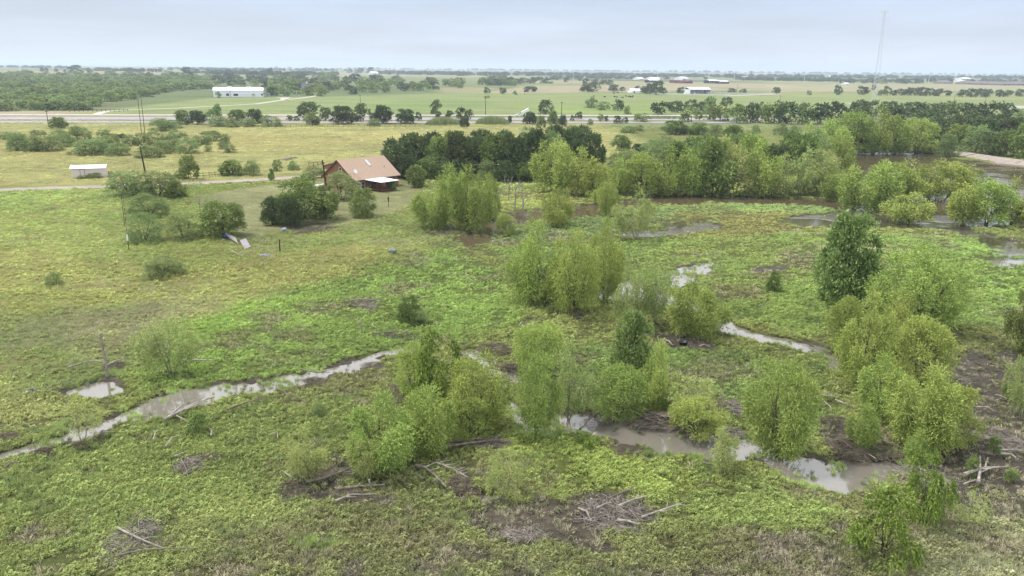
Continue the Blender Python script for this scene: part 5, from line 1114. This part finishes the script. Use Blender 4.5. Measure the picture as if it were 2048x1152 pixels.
mb = MB(); mb.lathe([(0, 0), (.32, 0), (.33, .5), (.33, .95), (.28, 1.0), (0, 1.0)], 16); o = mb.build('barrel', mat('blue_plastic', tuple(lin((48,70,150))), .5, .4), None, at(447, 478), sm=True); o.rotation_euler = (0, 1.45, .9); o.location.z = .33; tag(o, 'blue barrel lying at the end of the tilted metal sheet', 'barrel')
def sheet(p, z, label, m):
    "corrugated metal sheet over four ground points"
    A = [np.array(gp(*q)) + [0, 0, zz] for q, zz in zip(p, z)]; o0 = A[0].copy(); n = 24; V = []; Q = []
    for i in range(n + 1):
        for j in (0, 1):
            a = A[0] + (A[1] - A[0]) * i / n; b = A[3] + (A[2] - A[3]) * i / n; q = (a if j == 0 else b) - o0; V.append(q + [0, 0, .03 * math.sin(i * math.pi)]); V.append(q + [0, 0, .03 * math.sin(i * 1.57) + .03])
    for i in range(n):
        a = i * 4; b = a + 4; Q += [(a, b, b + 2, a + 2), (a + 1, a + 3, b + 3, b + 1), (a, a + 1, b + 1, b), (a + 2, b + 2, b + 3, a + 3)]
    o = obj('metal_sheet', mesh_np('metal_sheet', V, [Q], [m]), None, tuple(o0)); tag(o, label, 'metal sheet'); return o
rustw = mat('weathered_sheet', tuple(lin((196,188,196))), .6, .3, noise=.15, nscale=1.5)
sheet([(447,474), (472,484), (477,490), (455,479)], (.9, .7, .2, .5), 'long pale metal sheet propped under the dark oak', rustw)
sheet([(480,487), (492,483.5), (502,495), (489,499)], (.5, .55, .1, .05), 'square pale metal sheet leaning on the grass, separate from the long one', rustw)
def rock(px, py, w_, h_, label, m, name, cat):
    bm = bmesh.new(); bmesh.ops.create_icosphere(bm, subdivisions=3, radius=1); V = np.array([v.co for v in bm.verts])
    k = 1 + (fbm(V[:, 0] * 3 + V[:, 2], V[:, 1] * 3 - V[:, 2], 1.2, int(px)) - .5) * .7
    for v, s in zip(bm.verts, k): v.co = Vector((v.co.x * w_ * s, v.co.y * w_ * .5 * s, max(-.1, v.co.z * h_ * s)))
    me = bpy.data.meshes.new(name); bm.to_mesh(me); bm.free(); me.materials.append(m); o = obj(name, me, None, at(px, py)); tag(o, label, cat)
rock(531, 512, 1.2, .3, 'grey crumpled tarpaulin heap in the grass below the metal sheets', mat('grey_tarp', tuple(lin((150,146,150))), .6, .3, noise=.3, nscale=3), 'tarpaulin', 'tarpaulin')
scrap = mat('white_scrap', (.7, .7, .7), .6)
for (x, y, lb) in [(672, 536, 'small white litter piece in the marsh below the tub'), (632, 659, 'tiny white litter speck in the open marsh near the branch heap'), (909, 613, 'tiny white litter speck right of the lone dense sapling')]: rock(x, y, .22, .12, lb, scrap, 'litter', 'litter')
rock(1173, 387, 1.0, .25, 'small white piece of debris lying on the far channel bank', scrap, 'white_debris', 'debris')
def stake(bx, by, ty, r, label, name, cat, m, topm=None):
    b = gp(bx, by); hh = height_at(bx, ty, b); o = empty(name, tuple(b)); tag(o, label, cat); mb = MB(); mb.tube([(0, 0, -.3), (.02, 0, hh * .6), (.05, 0, hh)], [r * 1.15, r, r * .85], 7); mb.build('pole', m, o)
    if topm: mb = MB(); mb.box((-.1, -.1, hh * .6), (.14, -.06, hh + .05)); mb.build('plate', topm, o)
stake(257.5, 499, 470, .06, 'white-topped marker post at the lower end of the pasture fence', 'marker_post', 'post', woodpost, scrap)
stake(560, 503, 479, .09, 'short dark wooden post standing by the grey tarpaulin', 'wooden_post', 'post', polew)
stake(777, 414, 394, .05, 'thin pole bird feeder on the lawn below the porch', 'bird_feeder', 'feeder', polew, polew)
stake(249.5, 452, 388, .05, 'thin tall metal pole along the pasture fence', 'metal_pole', 'pole', polel)
# broken standing trunks
def snag(bx, by, ty, r, label, m=deadwood, arms=3):
    b = gp(bx, by); hh = height_at(bx, ty, b); rr_ = np.random.default_rng(int(bx)); mb = MB()
    zz = np.linspace(0, 1, 9); mb.tube([(math.sin(z * 5) * .05, math.cos(z * 4) * .05, z * hh - .1 * (z == 0)) for z in zz], [r * (1.5 if z == 0 else 1.05 - .3 * z) for z in zz], 8)
    for _ in range(arms):
        z = hh * rr_.uniform(.3, .95); a = rr_.uniform(0, 6.28); l = rr_.uniform(.2, .7); mb.tube([(0, 0, z), (math.cos(a) * l, math.sin(a) * l, z + .2)], [r * .4, r * .1], 5)
    o = mb.build('dead_snag', m, None, tuple(b)); tag(o, label, 'dead trunk')
snag(214, 752, 666, .12, 'tall broken dead trunk standing over the left puddle', deadwood, 6)
snag(1183, 1030, 996, .10, 'thin broken stump standing at the mud flat', deadwood, 1)
snag(741, 984, 958, .07, 'short pale broken stump among twigs under the low willow', deadwood, 1)
snag(984, 587, 570, .05, 'tiny pale stump in the open marsh', deadwood, 0)
snag(723, 668, 640, .08, 'white upright dead stick in the marsh left of the sapling', deadwood, 2)
snag(1905, 770, 755, .16, 'split pale stump on bare earth right of the right clump', deadwood, 2)
# bare dead trees at the channel head
def bare_tree(bx, by, ty, wpx, label, seed, m=deadwood):
    b = gp(bx, by); hh = height_at(bx, ty, b); wd = wpx * mpp(b); rr_ = np.random.default_rng(seed); mb = MB()
    def grow(p, d, l, r, k):
        q = p + d * l; m_ = (p + q) / 2 + rr_.normal(size=3) * l * .06; mb.tube([p, m_, q], [r, r * .8, r * .55], 5, False)
        if k == 0: return
        for _ in range(3 if k > 1 else 2): grow(p + (q - p) * rr_.uniform(.55, 1), unit(d + rr_.normal(size=3) * [.55 * wd / hh * 2, .5, .35] + [0, 0, .12]), l * rr_.uniform(.5, .72), r * .52, k - 1)
    grow(np.array([0, 0, -.1]), np.array([rr_.normal() * .1, 0, 1.]), hh * .42, hh * .022, 3)
    o = mb.build('dead_tree', m, None, tuple(b)); tag(o, label, 'dead tree')
for i, (a, lb) in enumerate([((1030,420,335,40), 'bare grey dead tree standing at the grove edge by the channel'), ((1048,430,350,24), 'thin pale dead tree with broken arm by the channel'), ((1000,425,345,44), 'grey bare tree behind the channel head clump'), ((1018,402,330,40), 'tall slanting dead tree before the dark grove'), ((985,410,360,36), 'low bare brush tree at right of the channel head clump'), ((1575,385,325,40), 'bare grey tree among the far bank willows'), ((1372,385,300,34), 'pale bare tree standing up behind the far bank willows'), ((1632,390,340,40), 'grey leafless thicket tree at the pond neck'), ((1595,392,345,30), 'second grey leafless tree left of the pond neck'), ((1300,820,770,40), 'leafless grey tangle inside the willows above the driftwood poles'), ((1440,830,770,34), 'bare thin bush behind the yellowish creek willow')]): bare_tree(*a, lb, 50 + i)
# fallen logs and branches
def log(pts, r, label, m=deadwood, twigs=4, name='fallen_branch', cat='branch'):
    P = np.array([gp(*p) for p in pts]); o0 = P[0].copy(); P = P - o0; n = len(P); rr_ = np.random.default_rng(int(pts[0][0] * 3 + pts[0][1]))
    if n == 2: P = np.array([P[0], (P[0] + P[1]) / 2 + rr_.normal(size=3) * [.12, .12, 0], P[1]]); n = 3
    r *= .95; P[:, 2] = r + .30 + .22 * np.sin(np.linspace(0, math.pi, n)) * rr_.random()
    L_ = np.linalg.norm(P[-1] - P[0]); mb = MB(); mb.tube(P, np.linspace(r, r * .4, n), 6)
    for _ in range(twigs):
        t = rr_.uniform(.3, .95) * (n - 1); i = int(t); p = P[i] + (P[min(i + 1, n - 1)] - P[i]) * (t - i); d = unit(P[-1] - P[0]); s = rr_.choice([-1, 1]); q = unit(d + np.array([-d[1], d[0], 0]) * s * rr_.uniform(.5, 1.1) + [0, 0, rr_.uniform(0, .5)])
        l = min(L_ * rr_.uniform(.15, .35), 2.2); mb.tube([p, p + q * l * .5 + rr_.normal(size=3) * .05, p + q * l], [r * .5, r * .35, r * .12], 4, False)
    o = mb.build(name, m, None, tuple(o0)); tag(o, label, cat); return o
LG = [
 ([(138,742),(175,735),(215,728)], .09, 'long pale fallen branch left of the tall dead trunk', 4),
 ([(216,738),(232,732),(248,727)], .10, 'thick pale fallen branch right of the tall dead trunk', 3),
 ([(366,729),(400,728),(432,729)], .12, 'forked pale log lying right of the lone thin willow', 4),
 ([(315,752),(340,754),(360,755)], .07, 'dark branch lying at the foot of the lone thin willow', 2),
 ([(328,849),(365,832),(395,815),(430,803)], .13, 'long bleached log along the creek edge at the lower left', 6),
 ([(343,838),(365,822),(385,810)], .08, 'thin branch lying beside the long bleached creek log', 3),
 ([(352,838),(372,852),(382,853)], .05, 'short crooked branch below the long bleached creek log', 1),
 ([(455,828),(490,818),(527,805)], .10, 'grey log in the weeds right of the bright sapling', 2),
 ([(180,886),(205,878),(230,873)], .08, 'pale branch by the wispy willow at the creek', 1),
 ([(332,902),(345,888),(362,880)], .07, 'curved pale stick in the weeds below the creek log', 0),
 ([(308,888),(312,878),(318,870)], .06, 'forked white stick near the curved pale stick', 2),
 ([(423,880),(424,872),(419,864)], .08, 'crooked white stick in weeds below the bright sapling', 0),
 ([(10,946),(40,935)], .08, 'grey log half sunk in weeds at the lower left water', 0),
 ([(350,922),(368,915)], .09, 'short thick pale stick above the twig heap', 0),
 ([(362,926),(372,945),(378,965)], .06, 'thin bent stick hanging off the twig heap', 1),
 ([(236,1066),(262,1082),(290,1095),(330,1108)], .08, 'long white pole across the big lower left heap', 2),
 ([(240,1121),(290,1113),(345,1110),(396,1107)], .07, 'long thin pole lying below the big lower left heap', 0),
 ([(262,1050),(285,1035),(315,1027)], .06, 'thin upper pole of the big lower left heap', 1),
 ([(230,1144),(255,1125)], .06, 'short pole at the bottom of the big lower left heap', 0),
 ([(831,942),(850,946),(870,962),(893,986)], .13, 'thick forked grey branch with fine twigs left of the mud flat', 3),
 ([(851,944),(872,936),(905,948),(935,964)], .07, 'arched pale branch fanning fine twigs over the forked one', 12),
 ([(826,957),(848,966)], .05, 'short pale stick below the thick forked branch', 0),
 ([(671,989),(720,984),(770,980)], .10, 'dark log over the twig heap below the low willow', 3),
 ([(671,1012),(705,1004),(742,999)], .08, 'pale log at the bottom of the twig heap below the low willow', 2),
 ([(612,975),(650,968),(685,955),(705,944)], .11, 'mossy yellowish fallen branch reaching to the twig heap', 5),
 ([(569,953),(590,966)], .06, 'short pale stick above the left twig patch', 1),
 ([(892,903),(940,898),(985,893),(1015,888)], .11, 'long grey pole stack branch below the pecan clump', 5),
 ([(905,893),(960,890),(1025,893)], .09, 'second long pole lying behind the grey pole stack', 3),
 ([(1160,868),(1182,846),(1205,834)], .12, 'slanting grey log reaching into the wide creek', 3),
 ([(1262,822),(1300,838),(1345,850),(1400,858)], .14, 'biggest driftwood pole lying along the wide creek', 6),
 ([(1258,828),(1290,848),(1325,858)], .10, 'driftwood pole slanting into the wide creek', 4),
 ([(1255,830),(1330,846),(1380,856)], .08, 'thin driftwood pole behind the biggest one', 5),
 ([(1366,862),(1400,856)], .10, 'short dark driftwood end at the right of the poles', 1),
 ([(1216,812),(1206,838),(1224,850)], .06, 'forked branch standing in the creek left of the driftwood', 3),
 ([(1720,898),(1745,908),(1765,913)], .12, 'reddish bare log behind the round brush heap', 2),
 ([(1762,890),(1785,902),(1805,898)], .06, 'thin curved branch under the drooping right clump', 2),
 ([(1730,913),(1750,926)], .06, 'pale stick slanting into the water from the brush heap', 0),
 ([(1925,960),(1965,950),(2010,945)], .14, 'white forked log lying over the bare ground at right', 3),
 ([(1955,976),(1958,950),(1958,922)], .12, 'white branch crossing the white forked log', 2),
 ([(1925,978),(1955,968)], .07, 'thin white branch below the white forked log', 1),
 ([(2000,918),(2030,926)], .12, 'short white log above the white forked log', 0),
 ([(2000,909),(2050,913)], .08, 'thin pale pole at the right edge above the white forked log', 1),
 ([(1941,856),(1960,862),(1980,866)], .14, 'weathered brown log right of the right clump', 1),
 ([(1950,822),(1985,830)], .08, 'thin pale log right of the right clump, above the brown one', 1),
 ([(1990,797),(2012,806)], .07, 'thin pale stick on the bare slope at right', 0),
 ([(1876,760),(1890,772)], .08, 'short log at the back of the right clump', 1),
 ([(1616,806),(1650,800),(1668,802)], .09, 'pale log lying between the lone willow and the right clump', 3),
 ([(1670,808),(1690,818),(1707,822)], .09, 'branchy log right of the pale log by the right clump', 4),
 ([(1647,810),(1662,830)], .05, 'thin pale stick below the pale log', 0),
 ([(1700,1107),(1718,1118)], .13, 'short pale log beside the fronded tree at lower right', 0),
 ([(1770,1121),(1820,1122)], .05, 'thin pole at the foot of the fronded tree', 2),
 ([(1157,1027),(1182,1053)], .09, 'pale log at the left side of the mud flat heap', 1),
 ([(1192,1027),(1225,1015)], .08, 'pale pole leaning out from the stump on the mud flat', 1),
 ([(1236,1023),(1265,1014),(1292,1003)], .09, 'white curved log at the top of the mud flat heap', 2),
 ([(1234,1052),(1255,1056),(1275,1060)], .11, 'thick pale log at the bottom of the mud flat heap', 1),
 ([(1282,1045),(1330,1028),(1364,1016)], .08, 'long crooked pale branch right of the mud flat heap', 4),
 ([(1216,1007),(1250,992),(1266,985)], .07, 'brown pole at the upper edge of the mud flat heap', 1),
 ([(1235,1025),(1255,1038),(1272,1040)], .08, 'short forked log inside the mud flat heap', 1),
 ([(1398,982),(1428,976)], .05, 'thin dark stick by the small flooded notch', 0),
 ([(1406,935),(1430,943),(1452,951)], .08, 'dark log in the water under the small feathery willow', 2),
 ([(1312,649),(1330,664)], .09, 'short pale log on bare earth under the marsh willows', 0),
 ([(1332,687),(1345,697)], .07, 'curved pale stick near the black tub', 0),
 ([(1398,699),(1420,701)], .06, 'thin pale stick right of the black tub', 0),
 ([(700,605),(730,606),(735,603)], .07, 'white branch on top of the small marsh heap', 3),
 ([(745,655),(752,662)], .08, 'curved white stick left of the lone sapling', 0),
 ([(750,673),(790,670),(825,672)], .07, 'grey pole lying below the lone sapling', 3),
 ([(872,656),(882,653)], .06, 'short white stick below the lone sapling', 0),
 ([(965,663),(985,655),(1005,648)], .06, 'thin branch in the marsh right of the lone sapling', 2),
 ([(1037,658),(1052,652)], .08, 'pale short log left of the feathery willow', 0),
 ([(720,830),(730,828)], .09, 'short pale stub in weeds left of the pecan clump', 0),
 ([(800,765),(825,777),(832,783)], .07, 'thin pole under the left willow of the pecan clump', 2),
 ([(985,845),(1010,860)], .07, 'pale log under the right willow of the pecan clump', 1),
 ([(544,876),(556,885)], .06, 'short white stick in weeds left of the thin small willow', 0),
 ([(462,506),(485,518),(510,508)], .09, 'bleached driftwood branch in the grass below the metal sheets', 4),
 ([(872,525),(890,528)], .10, 'short grey log in the marsh below the channel head', 0),
 ([(895,455),(925,464),(935,448)], .10, 'bleached driftwood at the channel head clump', 5),
 ([(1383,387),(1400,393)], .12, 'pale driftwood log on the far bank of the channel', 2),
 ([(600,745),(632,756),(660,752)], .06, 'dark drift branch at the creek edge mid left', 4),
 ([(1575,715),(1590,722)], .05, 'short stick by the thin right creek', 0),
 ([(555,786),(580,800)], .07, 'slanting stick in weeds below the creek', 1),
 ([(520,875),(528,869)], .05, 'short pale stick in the lower weeds', 0),
]
for a, r, lb, tw_ in LG: log(a, r, lb, deadwood if ('pale' in lb or 'white' in lb or 'bleached' in lb) else darkwood, tw_)
# brush heaps
def heap(cx, cy, wpx, hpx, n, hh, label, m=twigm, ln=(.4, 1.6), r=(.012, .035), ax=None):
    b = gp(cx, cy); k = mpp(b); wd = wpx * k / 2; dp = abs(gp(cx, cy + hpx / 2)[1] - gp(cx, cy - hpx / 2)[1]) / 2; rr_ = np.random.default_rng(int(cx + cy)); mb = MB()
    for i in range(int(n * 1.5)):
        a = rr_.uniform(0, 6.28); q = math.sqrt(rr_.random()); x, y = q * wd * math.cos(a), q * dp * math.sin(a); z = hh * (1 - q * q) * rr_.random() + .16
        th = rr_.uniform(0, 6.28) if ax is None else ax + rr_.normal() * .45; l = rr_.uniform(*ln) / 2; d = np.array([math.cos(th) * l, math.sin(th) * l, rr_.normal() * .05 * l * 2]); c = np.array([x, y, z]); rad = rr_.uniform(*r)
        p0, p1 = c - d, c + d; p0[2] = max(p0[2], .0); p1[2] = max(p1[2], .0)
        mb.tube([p0, c + rr_.normal(size=3) * l * .08, p1], [rad, rad * .9, rad * .4], 3, False)
    o = mb.build('brush_heap', m, None, tuple(b)); tag(o, label, 'brush heap')
for t in HP:
    ax = 0.0 if len(t) > 8 else None; cx, cy, wpx, hpx, n, hh, lb = t[:7]; m = globals()[t[7]]
    big = m is heapwood or ax is not None
    heap(cx, cy, wpx, hpx, n, hh, lb, m, (.4, 1.9) if big else (.3, 1.1), (.007, .022) if big else (.006, .016), ax)
# ------------------------------------------------------------------ ground cover nobody could count: weeds, grass tufts and dry stalks as instanced clumps
def clump(name, n, ll, lw, kind, seed, m):
    g = np.random.default_rng(seed); a = g.uniform(0, 6.28, n); r = np.sqrt(g.random(n)) * .5
    if kind == 'weed':
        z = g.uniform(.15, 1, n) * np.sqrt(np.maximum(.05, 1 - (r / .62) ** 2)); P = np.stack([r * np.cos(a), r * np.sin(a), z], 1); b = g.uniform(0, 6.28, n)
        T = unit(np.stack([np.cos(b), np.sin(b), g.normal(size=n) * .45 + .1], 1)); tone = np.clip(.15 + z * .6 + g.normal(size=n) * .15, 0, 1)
    else:
        r *= .6; P = np.stack([r * np.cos(a), r * np.sin(a), np.zeros(n)], 1); sp = .45 if kind == 'grass' else .75
        T = unit(np.stack([np.cos(a) * sp * r * 3 + g.normal(size=n) * .25, np.sin(a) * sp * r * 3 + g.normal(size=n) * .25, np.ones(n)], 1)); ll = ll * g.uniform(.5, 1.1, n); tone = g.random(n)
    V, Q, t = leaves_to_mesh(P, T, ll, lw, g, tone); me = mesh_np(name, V, [Q], [m], attrs={'tone': ('FLOAT', 'POINT', t)}); return bpy.data.objects.new(name, me)
def scatter(name, label, src, P, sx, sz, yaw, tint):
    n = len(P); me = bpy.data.meshes.new(name); me.vertices.add(n); me.vertices.foreach_set('co', np.asarray(P, np.float32).ravel())
    for k, t, v in (('sc', 'FLOAT_VECTOR', np.stack([sx, sx, sz], 1)), ('rot', 'FLOAT_VECTOR', np.stack([np.zeros(n), np.zeros(n), yaw], 1)), ('tint', 'FLOAT_COLOR', np.concatenate([tint, np.ones((n, 1))], 1))):
        at_ = me.attributes.new(k, t, 'POINT'); at_.data.foreach_set('vector' if t == 'FLOAT_VECTOR' else 'color', np.asarray(v, np.float32).ravel())
    o = obj(name, me); ng = bpy.data.node_groups.new(name, 'GeometryNodeTree'); ng.interface.new_socket('Geometry', in_out='INPUT', socket_type='NodeSocketGeometry'); ng.interface.new_socket('Geometry', in_out='OUTPUT', socket_type='NodeSocketGeometry')
    A = ng.nodes.new; K_ = ng.links.new; i_ = A('NodeGroupInput'); o_ = A('NodeGroupOutput'); ip = A('GeometryNodeInstanceOnPoints'); oi = A('GeometryNodeObjectInfo'); oi.inputs['Object'].default_value = src; oi.inputs['As Instance'].default_value = True
    s_ = A('GeometryNodeInputNamedAttribute'); s_.data_type = 'FLOAT_VECTOR'; s_.inputs['Name'].default_value = 'sc'; r_ = A('GeometryNodeInputNamedAttribute'); r_.data_type = 'FLOAT_VECTOR'; r_.inputs['Name'].default_value = 'rot'
    er = A('FunctionNodeEulerToRotation'); K_(r_.outputs['Attribute'], er.inputs[0]); K_(i_.outputs[0], ip.inputs['Points']); K_(oi.outputs['Geometry'], ip.inputs['Instance']); K_(er.outputs[0], ip.inputs['Rotation']); K_(s_.outputs['Attribute'], ip.inputs['Scale']); K_(ip.outputs[0], o_.inputs[0])
    md = o.modifiers.new('cover', 'NODES'); md.node_group = ng; tag(o, label, 'ground cover', kind='stuff')
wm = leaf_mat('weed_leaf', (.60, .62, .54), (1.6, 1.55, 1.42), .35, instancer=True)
gm = leaf_mat('grass_blade', (.7, .7, .62), (1.5, 1.5, 1.4), .3, instancer=True)
dm_ = leaf_mat('dry_stalk', (.6, .6, .6), (1.4, 1.4, 1.4), .1, instancer=True)
def points(n, d0, d1, pw=2.0, half=.92):
    u = RNG.random(n)
    d = (d0 ** (1 - pw + 1) + u * (d1 ** (2 - pw) - d0 ** (2 - pw))) ** (1 / (2 - pw)) if pw != 2 else d0 * (d1 / d0) ** u
    x = d * RNG.uniform(-half, half, n); return x, d
def cover(name, label, src, n, d0, d1, pw, size, hgt, accept, colour, smin=.0, gain=1.):
    x, y = points(n, d0, d1, pw); z, col, mud, wd, lawn, rd = ground_eval(x, y)
    keep = accept(x, y, mud, wd, lawn, rd); x, y, z, col = x[keep], y[keep], z[keep], col[keep]; n = len(x)
    s = size * np.maximum(1, y / 80) * RNG.uniform(.6, 1.35, n); hz = hgt * RNG.uniform(.5, 1.4, n) * np.maximum(1, (y / 80) ** .35)
    tn = colour(x, y, col); tn = tn * .82 + .18 * (tn @ np.array([.25, .65, .10]))[:, None]
    if name != 'dry_weeds': tn[:, 0] = np.minimum(tn[:, 0], tn[:, 1] * .96)
    scatter(name, label, src, np.stack([x, y, np.maximum(z - .03, -.2)], 1), s, hz, RNG.uniform(0, 6.28, n), np.clip(tn * gain * (3.9 - 1.25 * smooth(3, -3, PASTURE.sdf(x, y, 6)))[:, None] * RNG.uniform(.75, 1.25, (n, 1)), 0, 1.5))
w1 = clump('weed_clump', 46, .34, .20, 'weed', 1, wm); w2 = clump('weed_clump_b', 36, .42, .26, 'weed', 2, wm); g1 = clump('grass_clump', 34, 1.0, .07, 'grass', 3, gm); d1 = clump('dry_clump', 26, 1.0, .035, 'dry', 4, dm_)
def dens(x, y, s, seed): return fbm(x, y, s, seed, 3)
offroad = lambda rd: rd > .3
def acc_w(x, y, mud, wd, lawn, rd): return (wd > -.12) & (lawn < .3) & offroad(rd) & (RNG.random(len(x)) < (1 - .95 * mud)) & (RNG.random(len(x)) < smooth(.32, .6, dens(x, y, 1.6, 90)) * .95 + .05) & (RNG.random(len(x)) < 1 - .72 * smooth(3, -3, PASTURE.sdf(x, y, 6))) & (ZP[1][0].sdf(x, y, 6) > 2) & (RNG.random(len(x)) < 1.25 - .9 * smooth(.52, .68, fbm(x, y, 7, 50, 4)))
cover('weeds', 'bright low marsh weeds covering the wet meadow', w1, 215000, 35, 95, 1.5, .26, .24, acc_w, lambda x, y, c: c * np.array([1.02, 1.05, .80]) * (1 + (fbm(x, y, 5, 93, 3) - .5)[:, None] * .5))
cover('weeds', 'broad-leaved marsh weeds between the low ones', w2, 68000, 35, 110, 1.6, .34, .34, acc_w, lambda x, y, c: c * np.array([.90, 1.0, .78]))
cover('weeds', 'marsh weeds of the middle distance', w2, 180000, 92, 240, 2, .225, .20, acc_w, lambda x, y, c: c * np.array([.99, 1.04, .82]))
def acc_g(x, y, mud, wd, lawn, rd): return ((wd > -.3) | ((wd > -3.5) & (dens(x, y, 2.5, 120) > .60))) & (lawn < .3) & offroad(rd) & (RNG.random(len(x)) < 1 - .8 * mud) & (RNG.random(len(x)) < smooth(.4, .62, dens(x, y, 6, 96)) + .6 * smooth(.9, .1, wd) + .5 * smooth(3, -3, PASTURE.sdf(x, y, 6))) & (ZP[1][0].sdf(x, y, 6) > 2)
cover('grass', 'grass tufts of the meadow and the water margins', g1, 68000, 35, 210, 1.9, .40, .34, acc_g, lambda x, y, c: c * np.array([.92, 1.04, .9]))
cover('grass', 'grass growing out of the shallow water and along its edge', g1, 192000, 36, 200, 2, .34, .36, lambda x, y, mud, wd, lawn, rd: (wd < .7) & (wd > -3) & (RNG.random(len(x)) < smooth(.50, .70, dens(x, y, 1.8, 131)) * smooth(-2.2, .1, wd)), lambda x, y, c: lin((126,144,78)) * (1 + (dens(x, y, 5, 133) - .5)[:, None]), gain=.8)
def acc_d(x, y, mud, wd, lawn, rd): return (wd > .2) & (lawn < .3) & offroad(rd) & (RNG.random(len(x)) < np.clip(smooth(.5, .7, fbm(x, y, 7, 50, 4)) + .35 * (mud > .15) + .9 * smooth(3, -3, ZP[21][0].sdf(x, y, 4)), 0.04, 1))
cover('dry_weeds', 'grey dry stalks standing among the weeds', d1, 36000, 35, 140, 1.7, .5, .34, acc_d, lambda x, y, c: .3 * c + .7 * lin((148,143,112)) * (1 + (fbm(x, y, 9, 99, 2) - .5)[:, None] * .6))
cover('grass', 'hay and pasture tufts beyond the drive', g1, 10000, 190, 470, 2, .34, .3, lambda x, y, mud, wd, lawn, rd: (wd > .5) & (lawn < .3) & (rd > 1) & (y < 420), lambda x, y, c: c * 1.0, gain=.62)
# ------------------------------------------------------------------ haze
hz = bpy.data.materials.new('haze'); hz.use_nodes = True; t = hz.node_tree; t.nodes.clear(); vo = t.nodes.new('ShaderNodeVolumePrincipled'); vo.inputs['Color'].default_value = (.74, .86, 1.0, 1); vo.inputs['Density'].default_value = 0.00013; vo.inputs['Anisotropy'].default_value = .2
ou = t.nodes.new('ShaderNodeOutputMaterial'); t.links.new(vo.outputs[0], ou.inputs['Volume'])
mb = MB(); mb.box((-26000, -1500, -40), (26000, 17500, 110)); tag(mb.build('haze', hz), 'thin bluish haze over the plain', kind='stuff')
